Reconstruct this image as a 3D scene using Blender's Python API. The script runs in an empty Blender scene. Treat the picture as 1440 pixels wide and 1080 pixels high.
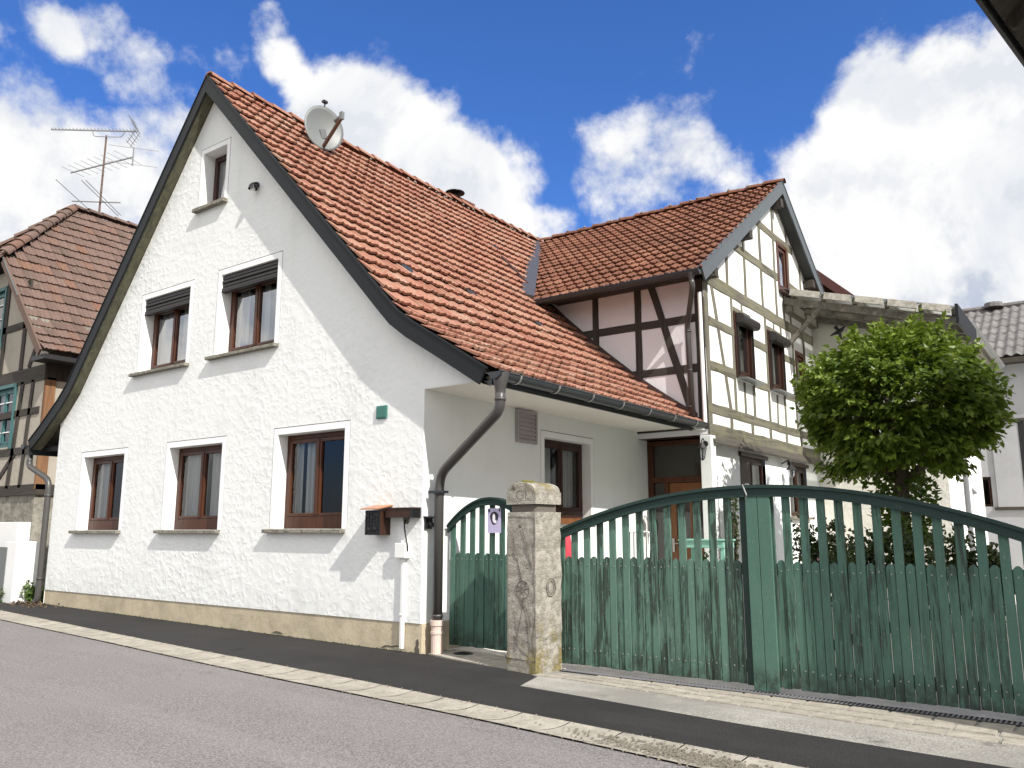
import bpy, math, random
from mathutils import Vector, Matrix, noise as mnoise
RN = random.Random(11)
sc = bpy.context.scene
col = sc.collection
ORG = {}
def V(*a): return Vector(a)

def tag(o, label=None, cat=None, group=None, kind=None):
    if label: o['label'] = label
    if cat: o['category'] = cat
    if group: o['group'] = group
    if kind: o['kind'] = kind
    return o

def thing(name, label, cat, loc=(0, 0, 0), group=None):
    o = bpy.data.objects.new(name, None)
    o.empty_display_size = 0.2
    col.objects.link(o)
    o.location = loc
    ORG[o] = Vector(loc)
    return tag(o, label, cat, group)

class MB:
    """collects geometry in world coordinates, then links it as ONE mesh object"""
    def __init__(s):
        s.v = []; s.f = []; s.m = []; s.a = []
    def add(s, vs, fs, mi=0, a=0.0):
        b = len(s.v)
        s.v.extend(tuple(p) for p in vs)
        for f in fs:
            s.f.append(tuple(b + i for i in f)); s.m.append(mi); s.a.append(a)
        return s
    def box(s, x0, x1, y0, y1, z0, z1, mi=0, a=0.0):
        return s.hexa([(x0,y0,z0),(x1,y0,z0),(x1,y1,z0),(x0,y1,z0),(x0,y0,z1),(x1,y0,z1),(x1,y1,z1),(x0,y1,z1)], mi, a)
    def hexa(s, p, mi=0, a=0.0):
        return s.add(p, [(0,3,2,1),(4,5,6,7),(0,1,5,4),(1,2,6,5),(2,3,7,6),(3,0,4,7)], mi, a)
    def obox(s, c, ax, ay, az, mi=0, a=0.0):
        c = Vector(c); ax = Vector(ax); ay = Vector(ay); az = Vector(az)
        return s.hexa([c-ax-ay-az, c+ax-ay-az, c+ax+ay-az, c-ax+ay-az, c-ax-ay+az, c+ax-ay+az, c+ax+ay+az, c-ax+ay+az], mi, a)
    def beam(s, p, q, w, h, up=(0, 0, 1), mi=0, a=0.0):
        p = Vector(p); q = Vector(q); d = (q - p); L = d.length; d.normalize()
        side = d.cross(Vector(up)).normalized(); u = side.cross(d).normalized()
        return s.obox((p + q) / 2, d * L / 2, side * w / 2, u * h / 2, mi, a)
    def tube(s, pts, r, n=8, mi=0, a=0.0, cap=True):
        pts = [Vector(p) for p in pts]
        rs = r if isinstance(r, (list, tuple)) else [r] * len(pts)
        ref = None; rings = []
        for i, p in enumerate(pts):
            d = (pts[min(i+1, len(pts)-1)] - pts[max(i-1, 0)]).normalized()
            if ref is None:
                ref = d.orthogonal().normalized()
            ref = (ref - d * ref.dot(d))
            ref = ref.normalized() if ref.length > 1e-6 else d.orthogonal().normalized()
            b = d.cross(ref)
            rings.append([p + (ref * math.cos(2*math.pi*k/n) + b * math.sin(2*math.pi*k/n)) * rs[i] for k in range(n)])
        vs = [q for rr in rings for q in rr]; fs = []
        for i in range(len(pts) - 1):
            for k in range(n):
                k2 = (k + 1) % n
                fs.append((i*n+k, i*n+k2, (i+1)*n+k2, (i+1)*n+k))
        if cap:
            fs.append(tuple(range(n))[::-1]); fs.append(tuple((len(pts)-1)*n + k for k in range(n)))
        return s.add(vs, fs, mi, a)
    def prism(s, poly, vec, mi=0, a=0.0):
        """closed polygon (3-D points) extruded along vec"""
        n = len(poly); vec = Vector(vec)
        vs = [Vector(p) for p in poly] + [Vector(p) + vec for p in poly]
        fs = [tuple(range(n))[::-1], tuple(range(n, 2*n))] + [(i, (i+1) % n, n+(i+1) % n, n+i) for i in range(n)]
        return s.add(vs, fs, mi, a)
    def lathe(s, c, prof, n=16, mi=0, a=0.0, axis=(0,0,1)):
        c = Vector(c); az = Vector(axis).normalized(); ax = az.orthogonal().normalized(); ay = az.cross(ax)
        vs = []; fs = []
        for r, z in prof:
            for k in range(n):
                t = 2*math.pi*k/n
                vs.append(c + az*z + (ax*math.cos(t) + ay*math.sin(t))*r)
        for i in range(len(prof)-1):
            for k in range(n):
                k2 = (k+1) % n
                fs.append((i*n+k, i*n+k2, (i+1)*n+k2, (i+1)*n+k))
        return s.add(vs, fs, mi, a)
    def build(s, name, mats, parent=None, smooth=False, bevel=0.0):
        me = bpy.data.meshes.new(name)
        org = Vector((0, 0, 0))
        if parent is not None:
            p = parent
            while p is not None and p not in ORG: p = p.parent
            if p is not None: org = ORG[p]
        me.from_pydata([tuple(Vector(q) - org) for q in s.v], [], s.f)
        if not isinstance(mats, (list, tuple)): mats = [mats]
        for m in mats: me.materials.append(m)
        me.polygons.foreach_set('material_index', s.m)
        at = me.attributes.new('rnd', 'FLOAT', 'FACE'); at.data.foreach_set('value', s.a)
        if smooth: me.polygons.foreach_set('use_smooth', [True] * len(s.f))
        me.update()
        o = bpy.data.objects.new(name, me); col.objects.link(o)
        if parent is not None: o.parent = parent
        if bevel:
            b = o.modifiers.new('bevel', 'BEVEL'); b.width = bevel; b.segments = 2; b.limit_method = 'ANGLE'
        return o

def arc(p, q, r, n=5):  # helper: smooth pipe bends through a list of points
    return [p, q]
def smooth_path(pts, rad=0.08, n=4):
    pts = [Vector(p) for p in pts]; out = [pts[0]]
    for i in range(1, len(pts) - 1):
        a, b, c = pts[i-1], pts[i], pts[i+1]
        d1 = (a - b); d2 = (c - b); r = min(rad, d1.length * .45, d2.length * .45)
        p1 = b + d1.normalized() * r; p2 = b + d2.normalized() * r
        for k in range(n + 1):
            t = k / n
            out.append(p1 * (1-t)**2 + b * 2*t*(1-t) + p2 * t*t)
    out.append(pts[-1]); return out
def lerp(a, b, t): return a + (b - a) * t
def interp(pts, x):
    if x <= pts[0][0]: return pts[0][1]
    for (a, b), (c, d) in zip(pts, pts[1:]):
        if x <= c: return b + (d - b) * (x - a) / (c - a) if c > a else d
    return pts[-1][1]
# ------------------------------------------------------------------ materials
class NT:
    def __init__(s, name):
        s.mat = bpy.data.materials.new(name); s.mat.use_nodes = True
        s.t = s.mat.node_tree; s.t.nodes.clear()
        s.out = s.t.nodes.new('ShaderNodeOutputMaterial')
        s.b = s.t.nodes.new('ShaderNodeBsdfPrincipled')
        s.t.links.new(s.b.outputs[0], s.out.inputs[0])
        s.g = s.t.nodes.new('ShaderNodeNewGeometry')
        s.pos = s.g.outputs['Position']
    def put(s, sock, v):
        if isinstance(v, bpy.types.NodeSocket): s.t.links.new(v, sock)
        elif v is not None:
            if hasattr(sock.default_value, '__len__') and len(sock.default_value) == 4 and len(v) == 3: v = (*v, 1)
            sock.default_value = v
    def node(s, ty, **kw):
        n = s.t.nodes.new(ty)
        for k, v in kw.items(): s.put(n.inputs[k.replace('_', ' ')], v)
        return n
    def set(s, **kw):
        for k, v in kw.items(): s.put(s.b.inputs[k.replace('_', ' ')], v)
        return s
    def map(s, scale=(1, 1, 1), rot=(0, 0, 0), vec=None):
        n = s.node('ShaderNodeMapping'); s.put(n.inputs['Vector'], vec or s.pos)
        n.inputs['Scale'].default_value = scale; n.inputs['Rotation'].default_value = rot
        return n.outputs[0]
    def noise(s, scale, detail=4, rough=.55, vec=None, dist=0.0):
        n = s.node('ShaderNodeTexNoise', Scale=scale, Detail=detail, Roughness=rough, Distortion=dist)
        s.put(n.inputs['Vector'], vec or s.pos); return n.outputs['Fac']
    def vor(s, scale, vec=None, feature='F1', out='Distance', rand=1.0):
        n = s.node('ShaderNodeTexVoronoi'); n.feature = feature
        s.put(n.inputs['Vector'], vec or s.pos); n.inputs['Scale'].default_value = scale; n.inputs['Randomness'].default_value = rand
        return n.outputs[out]
    def ramp(s, fac, lo, hi):
        n = s.node('ShaderNodeMapRange', Value=fac); n.interpolation_type = 'SMOOTHSTEP'
        n.inputs['From Min'].default_value = lo; n.inputs['From Max'].default_value = hi
        return n.outputs[0]
    def m(s, op, a, b=0.5, c=None):
        n = s.node('ShaderNodeMath'); n.operation = op
        s.put(n.inputs[0], a); s.put(n.inputs[1], b)
        if c is not None: s.put(n.inputs[2], c)
        return n.outputs[0]
    def mix(s, fac, a, b, blend='MIX'):
        n = s.node('ShaderNodeMix'); n.data_type = 'RGBA'; n.blend_type = blend
        s.put(n.inputs[0], fac); s.put(n.inputs[6], a); s.put(n.inputs[7], b); return n.outputs[2]
    def attr(s, name='rnd'):
        n = s.node('ShaderNodeAttribute'); n.attribute_name = name; return n.outputs['Fac']
    def sep(s, vec=None):
        n = s.node('ShaderNodeSeparateXYZ'); s.put(n.inputs[0], vec or s.pos); return n.outputs
    def bump(s, h, strength=.5, dist=.01, normal=None):
        n = s.node('ShaderNodeBump', Strength=strength, Distance=dist, Height=h)
        if normal is not None: s.put(n.inputs['Normal'], normal)
        return n.outputs[0]

def plain(name, c, rough=.6, var=.12, scale=6.0, bump=0.0, metal=0.0, spec=.4, bscale=None):
    n = NT(name)
    f = n.noise(scale, 5, .6)
    d = tuple(x * (1 - var) for x in c); l = tuple(min(1, x * (1 + var)) for x in c)
    n.set(Base_Color=n.mix(f, d, l), Roughness=rough, Metallic=metal, Specular_IOR_Level=spec)
    if bump: n.set(Normal=n.bump(n.noise(bscale or scale * 6, 4, .6), bump, .01))
    return n.mat

def mk_stucco(name, c=(.765, .775, .755), strength=.72, dirt=.17):
    n = NT(name)
    w = n.noise(3.0, 2, .5)
    wv = n.node('ShaderNodeVectorMath'); wv.operation = 'MULTIPLY_ADD'
    nc = n.node('ShaderNodeTexNoise', Scale=4.0, Detail=2.0); n.put(nc.inputs['Vector'], n.pos)
    n.put(wv.inputs[0], nc.outputs['Color']); wv.inputs[1].default_value = (.12, .12, .12); n.put(wv.inputs[2], n.pos)
    v1 = n.vor(9.0, wv.outputs[0]); v2 = n.vor(13.0, wv.outputs[0])
    h1 = n.m('POWER', n.ramp(v1, .25, .85), 1.6); h2 = n.m('POWER', n.ramp(v2, .3, .85), 1.6)
    # trowel scallops: the crest of one overlapping the next
    h = n.m('MAXIMUM', h1, n.m('MULTIPLY', h2, .8))
    fine = n.noise(28, 4, .6)
    h = n.m('ADD', h, n.m('MULTIPLY', fine, .35))
    patch = n.ramp(n.noise(.55, 3, .6), .3, .75)
    h = n.m('MULTIPLY', h, n.m('ADD', n.m('MULTIPLY', patch, .6), .4))
    z = n.sep()[2]
    d1 = n.ramp(n.noise(1.3, 5, .65), .45, .8)
    d2 = n.ramp(n.noise(2.2, 5, .7, vec=n.map((1.0, 1.0, .12))), .5, .85)
    dark = tuple(x * .72 for x in c)
    colr = n.mix(n.m('MULTIPLY', d1, dirt * 2.2), c, dark)
    colr = n.mix(n.m('MULTIPLY', d2, dirt * 1.6), colr, (c[0]*.66, c[1]*.68, c[2]*.62))
    low = n.m('MULTIPLY', n.ramp(z, .75, .3), n.ramp(n.noise(5, 5, .7), .42, .75))
    colr = n.mix(n.m('MULTIPLY', low, .35), colr, (.42, .40, .34))
    n.set(Base_Color=colr, Roughness=.93, Specular_IOR_Level=.15, Normal=n.bump(h, strength, .0075))
    return n.mat

def mk_tiles(name, a, b, c, moss, lich, mossamt=.5, lichamt=.5, bump=.4, low=None):
    n = NT(name)
    r = n.attr()
    base = n.mix(n.ramp(r, .0, .55), a, b)
    base = n.mix(n.ramp(r, .78, 1.0), base, c)
    f1 = n.ramp(n.noise(1.1, 5, .7), .42, .7)
    l = n.m('MULTIPLY', n.ramp(n.noise(13, 5, .75), .48, .68), n.m('MULTIPLY', n.m('ADD', f1, .25), lichamt))
    base = n.mix(l, base, lich)
    f2 = n.ramp(n.noise(.75, 4, .65, vec=n.map((1, 1, 1.3))), .45, .72)
    if low: f2 = n.m('MAXIMUM', f2, n.m('MULTIPLY', n.ramp(n.sep()[2], low[0], low[1]), n.ramp(n.noise(2.3, 4, .6), .38, .62)))
    mo = n.m('MULTIPLY', n.ramp(n.noise(17, 5, .8), .5, .66), n.m('MULTIPLY', n.m('ADD', f2, .12), mossamt))
    base = n.mix(mo, base, moss)
    sp = n.ramp(n.noise(55, 3, .7), .35, .75)
    base = n.mix(n.m('MULTIPLY', sp, .3), base, tuple(x * .55 for x in a))
    n.set(Base_Color=base, Roughness=.85, Specular_IOR_Level=.2, Normal=n.bump(n.noise(45, 4, .7), bump, .008))
    return n.mat

def mk_wood(name, c, dark, axis=2, rough=.7, streak=14.0, amt=.8, moss=None):
    n = NT(name)
    s = [streak * 1.0] * 3; s[axis] = streak * .06
    f = n.noise(1.0, 6, .7, vec=n.map(tuple(s)), dist=.6)
    cc = n.mix(n.m('MULTIPLY', n.ramp(f, .38, .68), amt), c, dark)
    if moss: cc = n.mix(n.m('MULTIPLY', n.ramp(n.noise(3.0, 5, .7), .4, .7), .75), cc, moss)
    n.set(Base_Color=cc, Roughness=rough, Specular_IOR_Level=.3, Normal=n.bump(f, .5, .006))
    return n.mat

def mk_gate(name, c, worn=.5, lowdirt=.6):
    n = NT(name)
    r = n.attr()
    st = n.noise(1.0, 7, .75, vec=n.map((34, 34, 2.2)), dist=.8)
    pat = n.ramp(n.noise(1.0, 4, .65, vec=n.map((5.0, 5.0, 1.6))), .32, .58)
    wear = n.m('MULTIPLY', n.ramp(st, .43, .57), n.m('MULTIPLY', pat, worn))
    wear = n.m('MINIMUM', n.m('MULTIPLY', wear, n.ramp(r, .05, .6)), .9)
    base = n.mix(n.m('MULTIPLY', r, .6), c, (c[0]*.72, c[1]*.80, c[2]*.78))
    base = n.mix(n.m('MULTIPLY', n.ramp(n.noise(2.2, 4, .6), .4, .75), .4), base, (c[0]*1.35, c[1]*1.22, c[2]*1.25))
    base = n.mix(wear, base, (.024, .034, .026))
    chip = n.m('MULTIPLY', n.ramp(n.noise(60, 3, .7, vec=n.map((1.6, 1.6, .35))), .63, .7), worn * .7)
    base = n.mix(chip, base, (.22, .27, .22))
    z = n.sep()[2]
    low = n.m('MULTIPLY', n.ramp(z, .34, .06), n.ramp(n.noise(9, 5, .75), .36, .62))
    base = n.mix(n.m('MULTIPLY', low, lowdirt), base, (.022, .026, .02))  # patchy dirt, denser towards the foot of the boards
    n.set(Base_Color=base, Roughness=.62, Specular_IOR_Level=.35, Normal=n.bump(st, .35, .004))
    return n.mat

def mk_glass(name, tint=(.93, .95, .95), refl=.22, rough=.01):
    n = NT(name); t = n.t
    tr = t.nodes.new('ShaderNodeBsdfTransparent'); tr.inputs[0].default_value = (*tint, 1)
    gl = t.nodes.new('ShaderNodeBsdfGlossy'); gl.inputs['Roughness'].default_value = rough
    gl.inputs['Color'].default_value = (.95, .97, 1, 1)
    lw = t.nodes.new('ShaderNodeFresnel'); lw.inputs['IOR'].default_value = 1.52
    n.put(gl.inputs['Normal'], n.bump(n.noise(2.0, 2, .5), .02, .02))
    fac = n.m('MINIMUM', n.m('MULTIPLY_ADD', lw.outputs[0], 1.0, refl), 1.0)
    mx = t.nodes.new('ShaderNodeMixShader'); n.put(mx.inputs[0], fac)
    t.links.new(tr.outputs[0], mx.inputs[1]); t.links.new(gl.outputs[0], mx.inputs[2])
    t.links.new(mx.outputs[0], n.out.inputs[0]); return n.mat

def mk_leaf(name, a, b, trans=.35):
    n = NT(name); t = n.t
    r = n.attr()
    cc = n.mix(r, a, b)
    cc = n.mix(n.m('MULTIPLY', n.noise(5, 3, .6), .35), cc, tuple(x*.5 for x in a))
    n.set(Base_Color=cc, Roughness=.45, Specular_IOR_Level=.45)
    tl = t.nodes.new('ShaderNodeBsdfTranslucent'); n.put(tl.inputs[0], n.mix(.5, cc, (.16, .24, .02)))
    mx = t.nodes.new('ShaderNodeMixShader'); mx.inputs[0].default_value = trans
    t.links.new(n.b.outputs[0], mx.inputs[1]); t.links.new(tl.outputs[0], mx.inputs[2])
    t.links.new(mx.outputs[0], n.out.inputs[0]); return n.mat

def mk_asphalt(name, c, spec_lo, spec_hi, grain=130.0, amt=.8, stain=.25):
    n = NT(name)
    g = n.noise(grain, 2, .7); v = n.vor(grain * .75)
    g2 = n.ramp(g, .35, .68)
    cc = n.mix(g2, spec_lo, spec_hi)
    cc = n.mix(1 - amt, cc, c)
    big = n.ramp(n.noise(.45, 5, .65), .35, .7)
    trk = n.ramp(n.noise(1.0, 5, .65, vec=n.map((.16, 1.7, 1), (0, 0, .075)), dist=.4), .42, .66)
    cc = n.mix(n.m('MULTIPLY', trk, stain * .9), cc, tuple(min(1, x * 1.55) for x in c))
    spot = n.m('MULTIPLY', n.ramp(n.vor(1.15), .16, .05), n.ramp(n.noise(9, 4, .7), .4, .6))
    cc = n.mix(n.m('MULTIPLY', spot, stain * 1.6), cc, tuple(x * .45 for x in c))
    cc = n.mix(n.m('MULTIPLY', big, stain), cc, tuple(x * .7 for x in c))
    med = n.ramp(n.noise(2.7, 6, .7), .5, .75)
    cc = n.mix(n.m('MULTIPLY', med, stain * .8), cc, tuple(min(1, x * 1.3) for x in c))
    n.set(Base_Color=cc, Roughness=.9, Specular_IOR_Level=.2, Normal=n.bump(n.m('ADD', g, n.m('MULTIPLY', v, .6)), .6, .006))
    return n.mat

def mk_stone(name, c, dark, moss=None, bump=.8, scale=9.0, joints=None):
    n = NT(name)
    f = n.ramp(n.noise(scale, 6, .75), .38, .68)
    cc = n.mix(f, c, dark)
    cc = n.mix(n.m('MULTIPLY', n.ramp(n.noise(1.4, 5, .7), .42, .7), .55), cc, tuple(x * .62 for x in c))
    pit = n.ramp(n.vor(48), .26, .1)
    cc = n.mix(n.m('MULTIPLY', pit, .6), cc, tuple(x * .35 for x in dark))
    if moss:
        z = n.sep()[2]
        mo = n.m('MULTIPLY', n.ramp(n.noise(5, 5, .7), .46, .6), n.m('MAXIMUM', n.ramp(z, .62, .2), n.ramp(z, 1.68, 1.84)))
        cc = n.mix(n.m('MULTIPLY', mo, .8), cc, moss)
    r = n.attr()
    cc = n.mix(n.m('MULTIPLY', r, .4), cc, tuple(x * .55 for x in c))
    n.set(Base_Color=cc, Roughness=.92, Specular_IOR_Level=.15, Normal=n.bump(n.m('ADD', n.noise(scale*5, 5, .75), n.m('MULTIPLY', f, .8)), bump, .012))
    return n.mat

M = {}
M['stucco'] = mk_stucco('white_trowelled_stucco')
M['stucco_side'] = mk_stucco('white_smooth_render', (.80, .81, .78), .25, .10)
M['trim'] = plain('white_window_surround', (.84, .845, .83), .85, .04, 4, .12, bscale=60)
M['groove'] = plain('groove_grey', (.07, .07, .07), .9)
M['broken'] = plain('broken_render_edge', (.11, .095, .075), .95, .4, 30, 1.0)
M['plinth'] = mk_stone('tan_plinth_render', (.52, .45, .325), (.43, .365, .26), bump=.25, scale=4)
M['tile_red'] = mk_tiles('orange_clay_tiles', (.25, .106, .070), (.31, .146, .100), (.335, .205, .15), (.050, .044, .026), (.34, .265, .19), 1.0, 1.15, low=(4.3, 3.1))
M['tile_brown'] = mk_tiles('weathered_red_clay_tiles', (.125, .052, .033), (.175, .073, .045), (.24, .11, .066), (.028, .025, .016), (.22, .16, .10), 1.2, .45)
M['tile_old'] = mk_tiles('old_brown_clay_tiles', (.110, .074, .060), (.145, .096, .077), (.165, .088, .060), (.055, .05, .035), (.26, .21, .16), .45, .45)
M['mortar'] = mk_stone('ridge_mortar', (.34, .31, .26), (.16, .14, .11), bump=1.0, scale=20)
M['zinc_dark'] = plain('dark_grey_coated_metal', (.028, .033, .036), .42, .2, 3, metal=.0, spec=.5)
M['verge'] = plain('anthracite_verge_board', (.0085, .0105, .0125), .6, .25, 5, spec=.3)
M['pipe'] = plain('grey_brown_downpipe', (.060, .056, .053), .38, .15, 4, spec=.5)
M['soffit_olive'] = mk_wood('olive_weathered_soffit_board', (.135, .13, .085), (.05, .05, .035), 2, .85, 9, .7)
M['soffit'] = plain('cream_plaster_soffit', (.80, .77, .70), .9, .06, 1.5, .1)
M['frame'] = mk_wood('brown_lacquered_window_wood', (.080, .027, .012), (.042, .014, .007), 2, .35, 22, .8)
M['frame_dark'] = mk_wood('dark_brown_window_wood', (.05, .022, .014), (.028, .013, .009), 2, .4, 22, .8)
M['frame_orange'] = mk_wood('orange_brown_door_wood', (.19, .075, .026), (.12, .045, .017), 2, .4, 18, .8)
M['shutter'] = plain('dark_brown_shutter_slats', (.020, .017, .016), .5, .2)
M['glass'] = mk_glass('window_glass', refl=.0)
M['glass_refl'] = mk_glass('reflecting_window_glass', refl=.20)
def mk_curtain():
    n = NT('white_net_curtain'); t = n.t
    f = n.noise(30, 4, .6, vec=n.map((1, 1, .03)))
    n.set(Base_Color=n.mix(f, (.40, .40, .385), (.66, .66, .64)), Roughness=.9)
    return n.mat
M['curtain'] = mk_curtain()
M['glass_sky'] = mk_glass('sky_reflecting_glass', refl=.30)
M['room'] = plain('dim_room', (.10, .085, .07), .9)
M['sill'] = mk_stone('grey_concrete_sill', (.30, .28, .235), (.14, .13, .10), bump=.7, scale=16)
M['infill_pink'] = mk_stucco('pale_pinkish_infill', (.71, .70, .71), .3, .12)
M['infill'] = mk_stucco('white_lime_infill', (.78, .78, .75), .4, .10)
M['timber_dark'] = mk_wood('dark_weathered_timber', (.056, .048, .039), (.024, .021, .018), 2, .8, 12, .9)
M['timber_dark_h'] = mk_wood('dark_weathered_rail', (.056, .048, .039), (.024, .021, .018), 0, .8, 12, .9)
M['timber_pale'] = mk_wood('pale_lichened_timber', (.17, .158, .122), (.066, .060, .048), 2, .85, 16, .9, (.17, .165, .098))
M['timber_pale_h'] = mk_wood('pale_lichened_rail', (.17, .157, .118), (.056, .050, .038), 1, .85, 14, .95, (.175, .168, .092))
M['timber_old'] = mk_wood('brown_oak_post', (.22, .115, .055), (.10, .05, .028), 2, .8, 10, .9)
M['cream'] = mk_stucco('cream_infill', (.38, .345, .285), .4, .5)
M['plank_grey'] = mk_wood('grey_drip_board', (.085, .075, .06), (.04, .036, .03), 1, .8, 10, .8)
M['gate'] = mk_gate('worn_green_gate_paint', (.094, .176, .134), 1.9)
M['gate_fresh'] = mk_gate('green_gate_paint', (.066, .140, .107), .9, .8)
M['gate_rail'] = mk_gate('dark_green_rail_paint', (.013, .034, .028), .25, .2)
M['iron'] = plain('black_iron', (.02, .02, .02), .5, .2)
M['pillar'] = mk_stone('lichened_sandstone', (.43, .40, .345), (.27, .25, .21), (.20, .16, .035), 1.0, 11)
M['engrave'] = plain('dark_engraved_line', (.13, .115, .095), .95)
M['road'] = mk_asphalt('light_grey_road_asphalt', (.172, .159, .158), (.095, .088, .087), (.265, .248, .246), 75, .85, .22)
M['pave'] = mk_asphalt('dark_new_asphalt', (.025, .0238, .0238), (.015, .0145, .0145), (.044, .042, .041), 95, .9, .75)
M['kerb'] = mk_stone('pale_gutter_stone', (.37, .345, .29), (.26, .24, .20), bump=.4, scale=7)
M['kerbjoint'] = plain('gutter_joint', (.10, .09, .075), .95, .3, 20)
M['apron'] = mk_asphalt('speckled_concrete', (.27, .26, .235), (.15, .145, .13), (.40, .385, .35), 70, .9, .9)
M['sett'] = mk_stone('beige_paving_sett', (.40, .37, .315), (.27, .25, .21), bump=.4, scale=10)
M['yard'] = mk_stone('courtyard_paving', (.74, .71, .65), (.62, .59, .54), bump=.4, scale=5)
M['earth'] = mk_stone('bare_ground', (.20, .18, .14), (.10, .10, .06), bump=.6, scale=3)
M['clay_pipe'] = plain('pale_pink_drain_collar', (.62, .49, .42), .6, .1, 5)
M['white_pl'] = plain('white_plastic', (.78, .78, .76), .4, .04)
M['grey_pl'] = plain('grey_plastic', (.16, .16, .17), .45, .1)
M['beige_vent'] = plain('mauve_grey_vent', (.36, .325, .33), .5, .08)
M['copper'] = plain('copper_sheet', (.56, .25, .13), .35, .15, 8, metal=.55)
M['black'] = plain('black_enamel', (.012, .012, .013), .38, .2)
M['plaque'] = plain('green_plaque', (.045, .16, .13), .5, .15)
M['dish'] = plain('grey_dish_enamel', (.145, .155, .15), .45, .08, 4)
M['steel'] = plain('galvanised_steel', (.34, .34, .33), .4, .15, 6, metal=.5)
M['rust'] = plain('rusty_mast', (.12, .075, .055), .7, .3, 10)
M['alu'] = plain('dull_aluminium', (.25, .25, .25), .45, .15, 6, metal=.4)
M['bark'] = mk_wood('tree_bark', (.11, .085, .06), (.05, .04, .03), 2, .9, 14, .9)
M['leaf'] = mk_leaf('maple_leaf', (.045, .095, .013), (.235, .31, .036), .30)
M['leaf_dark'] = mk_leaf('shrub_leaf', (.022, .042, .012), (.060, .085, .025), .25)
M['leaf_pale'] = mk_leaf('weed_leaf', (.06, .11, .02), (.13, .20, .05), .3)
M['petal'] = plain('pale_pink_petal', (.60, .42, .36), .7, .2)
M['fern'] = plain('moss', (.16, .15, .03), .95, .4, 30, 1.0)
M['poly'] = mk_glass('hazy_corrugated_sheet', (.52, .55, .52), .10, .35)
M['wood_grey'] = mk_wood('grey_roof_timber', (.20, .185, .15), (.09, .08, .065), 1, .85, 10, .85)
M['fibre_light'] = mk_stone('pale_weathered_sheet', (.30, .285, .245), (.15, .14, .115), bump=.5, scale=8)
M['verge_red'] = plain('dark_red_verge', (.075, .028, .022), .7, .2)
M['fibre'] = mk_stone('grey_fibre_cement', (.20, .19, .185), (.115, .11, .105), bump=.4, scale=6)
M['wall_grey'] = mk_stucco('pale_grey_render', (.36, .362, .375), .2, .2)
M['wall_cream'] = mk_stucco('cream_white_render', (.76, .74, .66), .8, .15)
M['rubble'] = mk_stone('old_grey_masonry', (.34, .32, .27), (.17, .16, .13), bump=1.0, scale=5)
M['teal'] = plain('teal_window_paint', (.035, .12, .12), .5, .15)
M['mint'] = plain('pale_green_paint', (.25, .50, .40), .6, .12)
M['red'] = plain('red_cloth', (.50, .05, .07), .8, .15)
M['poster'] = plain('lilac_poster_paper', (.52, .47, .66), .7, .1, 30)
M['ink'] = plain('dark_print', (.03, .03, .045), .7)
M['paper'] = plain('white_print', (.82, .80, .84), .7, .02)
M['lampglass'] = mk_glass('lamp_glass', (.9, .92, .92), .15)
# ------------------------------------------------------------------ building helpers
def wallsheet(mb, fr, top, u0, u1, zb, holes, mi=0):
    """vertical strips between break points; holes = (u0,u1,z0,z1)"""
    br = {u0, u1}
    for u, z in top:
        if u0 < u < u1: br.add(u)
    zbl = zb if isinstance(zb, list) else [(u0, zb), (u1, zb)]
    for u, z in zbl:
        if u0 < u < u1: br.add(u)
    for h in holes: br.add(h[0]); br.add(h[1])
    br = sorted(b for b in br if u0 <= b <= u1)
    for a, b in zip(br, br[1:]):
        if b - a < 1e-5: continue
        e = (b - a) * 1e-3
        ta, tb = interp(top, a + e), interp(top, b - e)
        za, zbb = interp(zbl, a + e), interp(zbl, b - e)
        hs = sorted([h for h in holes if h[0] <= a + 1e-6 and h[1] >= b - 1e-6], key=lambda h: h[2])
        lo = (za, zbb)
        for h in hs:
            mb.add([fr(a, lo[0], 0), fr(b, lo[1], 0), fr(b, h[2], 0), fr(a, h[2], 0)], [(0, 1, 2, 3)], mi)
            lo = (h[3], h[3])
        mb.add([fr(a, lo[0], 0), fr(b, lo[1], 0), fr(b, tb, 0), fr(a, ta, 0)], [(0, 1, 2, 3)], mi)

def fbox(mb, fr, u0, u1, z0, z1, d0, d1, mi=0, a=0.0):
    """box in wall coordinates; d is outward"""
    return mb.hexa([fr(u0, z0, d0), fr(u1, z0, d0), fr(u1, z0, d1), fr(u0, z0, d1), fr(u0, z1, d0), fr(u1, z1, d0), fr(u1, z1, d1), fr(u0, z1, d1)], mi, a)

def surround(house, fr, u0, u1, z0, z1, tw, rev, parent, trim='trim', cap=True):
    """plaster surround with reveals, a thin shadow groove round it; returns wall hole and the clear opening"""
    g = .010
    hole = (u0 - g, u1 + g, z0, z1 + g)
    o = (u0 + tw, u1 - tw, z0, z1 - tw)
    mb = MB()
    # front faces
    pr = .003
    fbox(mb, fr, u0, o[0], z0, z1, -rev, pr)
    fbox(mb, fr, o[1], u1, z0, z1, -rev, pr)
    fbox(mb, fr, o[0], o[1], o[3], z1, -rev, pr)
    # groove
    fbox(mb, fr, u0 - g, u0, z0, z1 + g, -.05, -.012, 1)
    fbox(mb, fr, u1, u1 + g, z0, z1 + g, -.05, -.012, 1)
    fbox(mb, fr, u0, u1, z1, z1 + g, -.05, -.012, 1)
    mb.build('surround', [M[trim], M['groove']], parent)
    return hole, o

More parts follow.
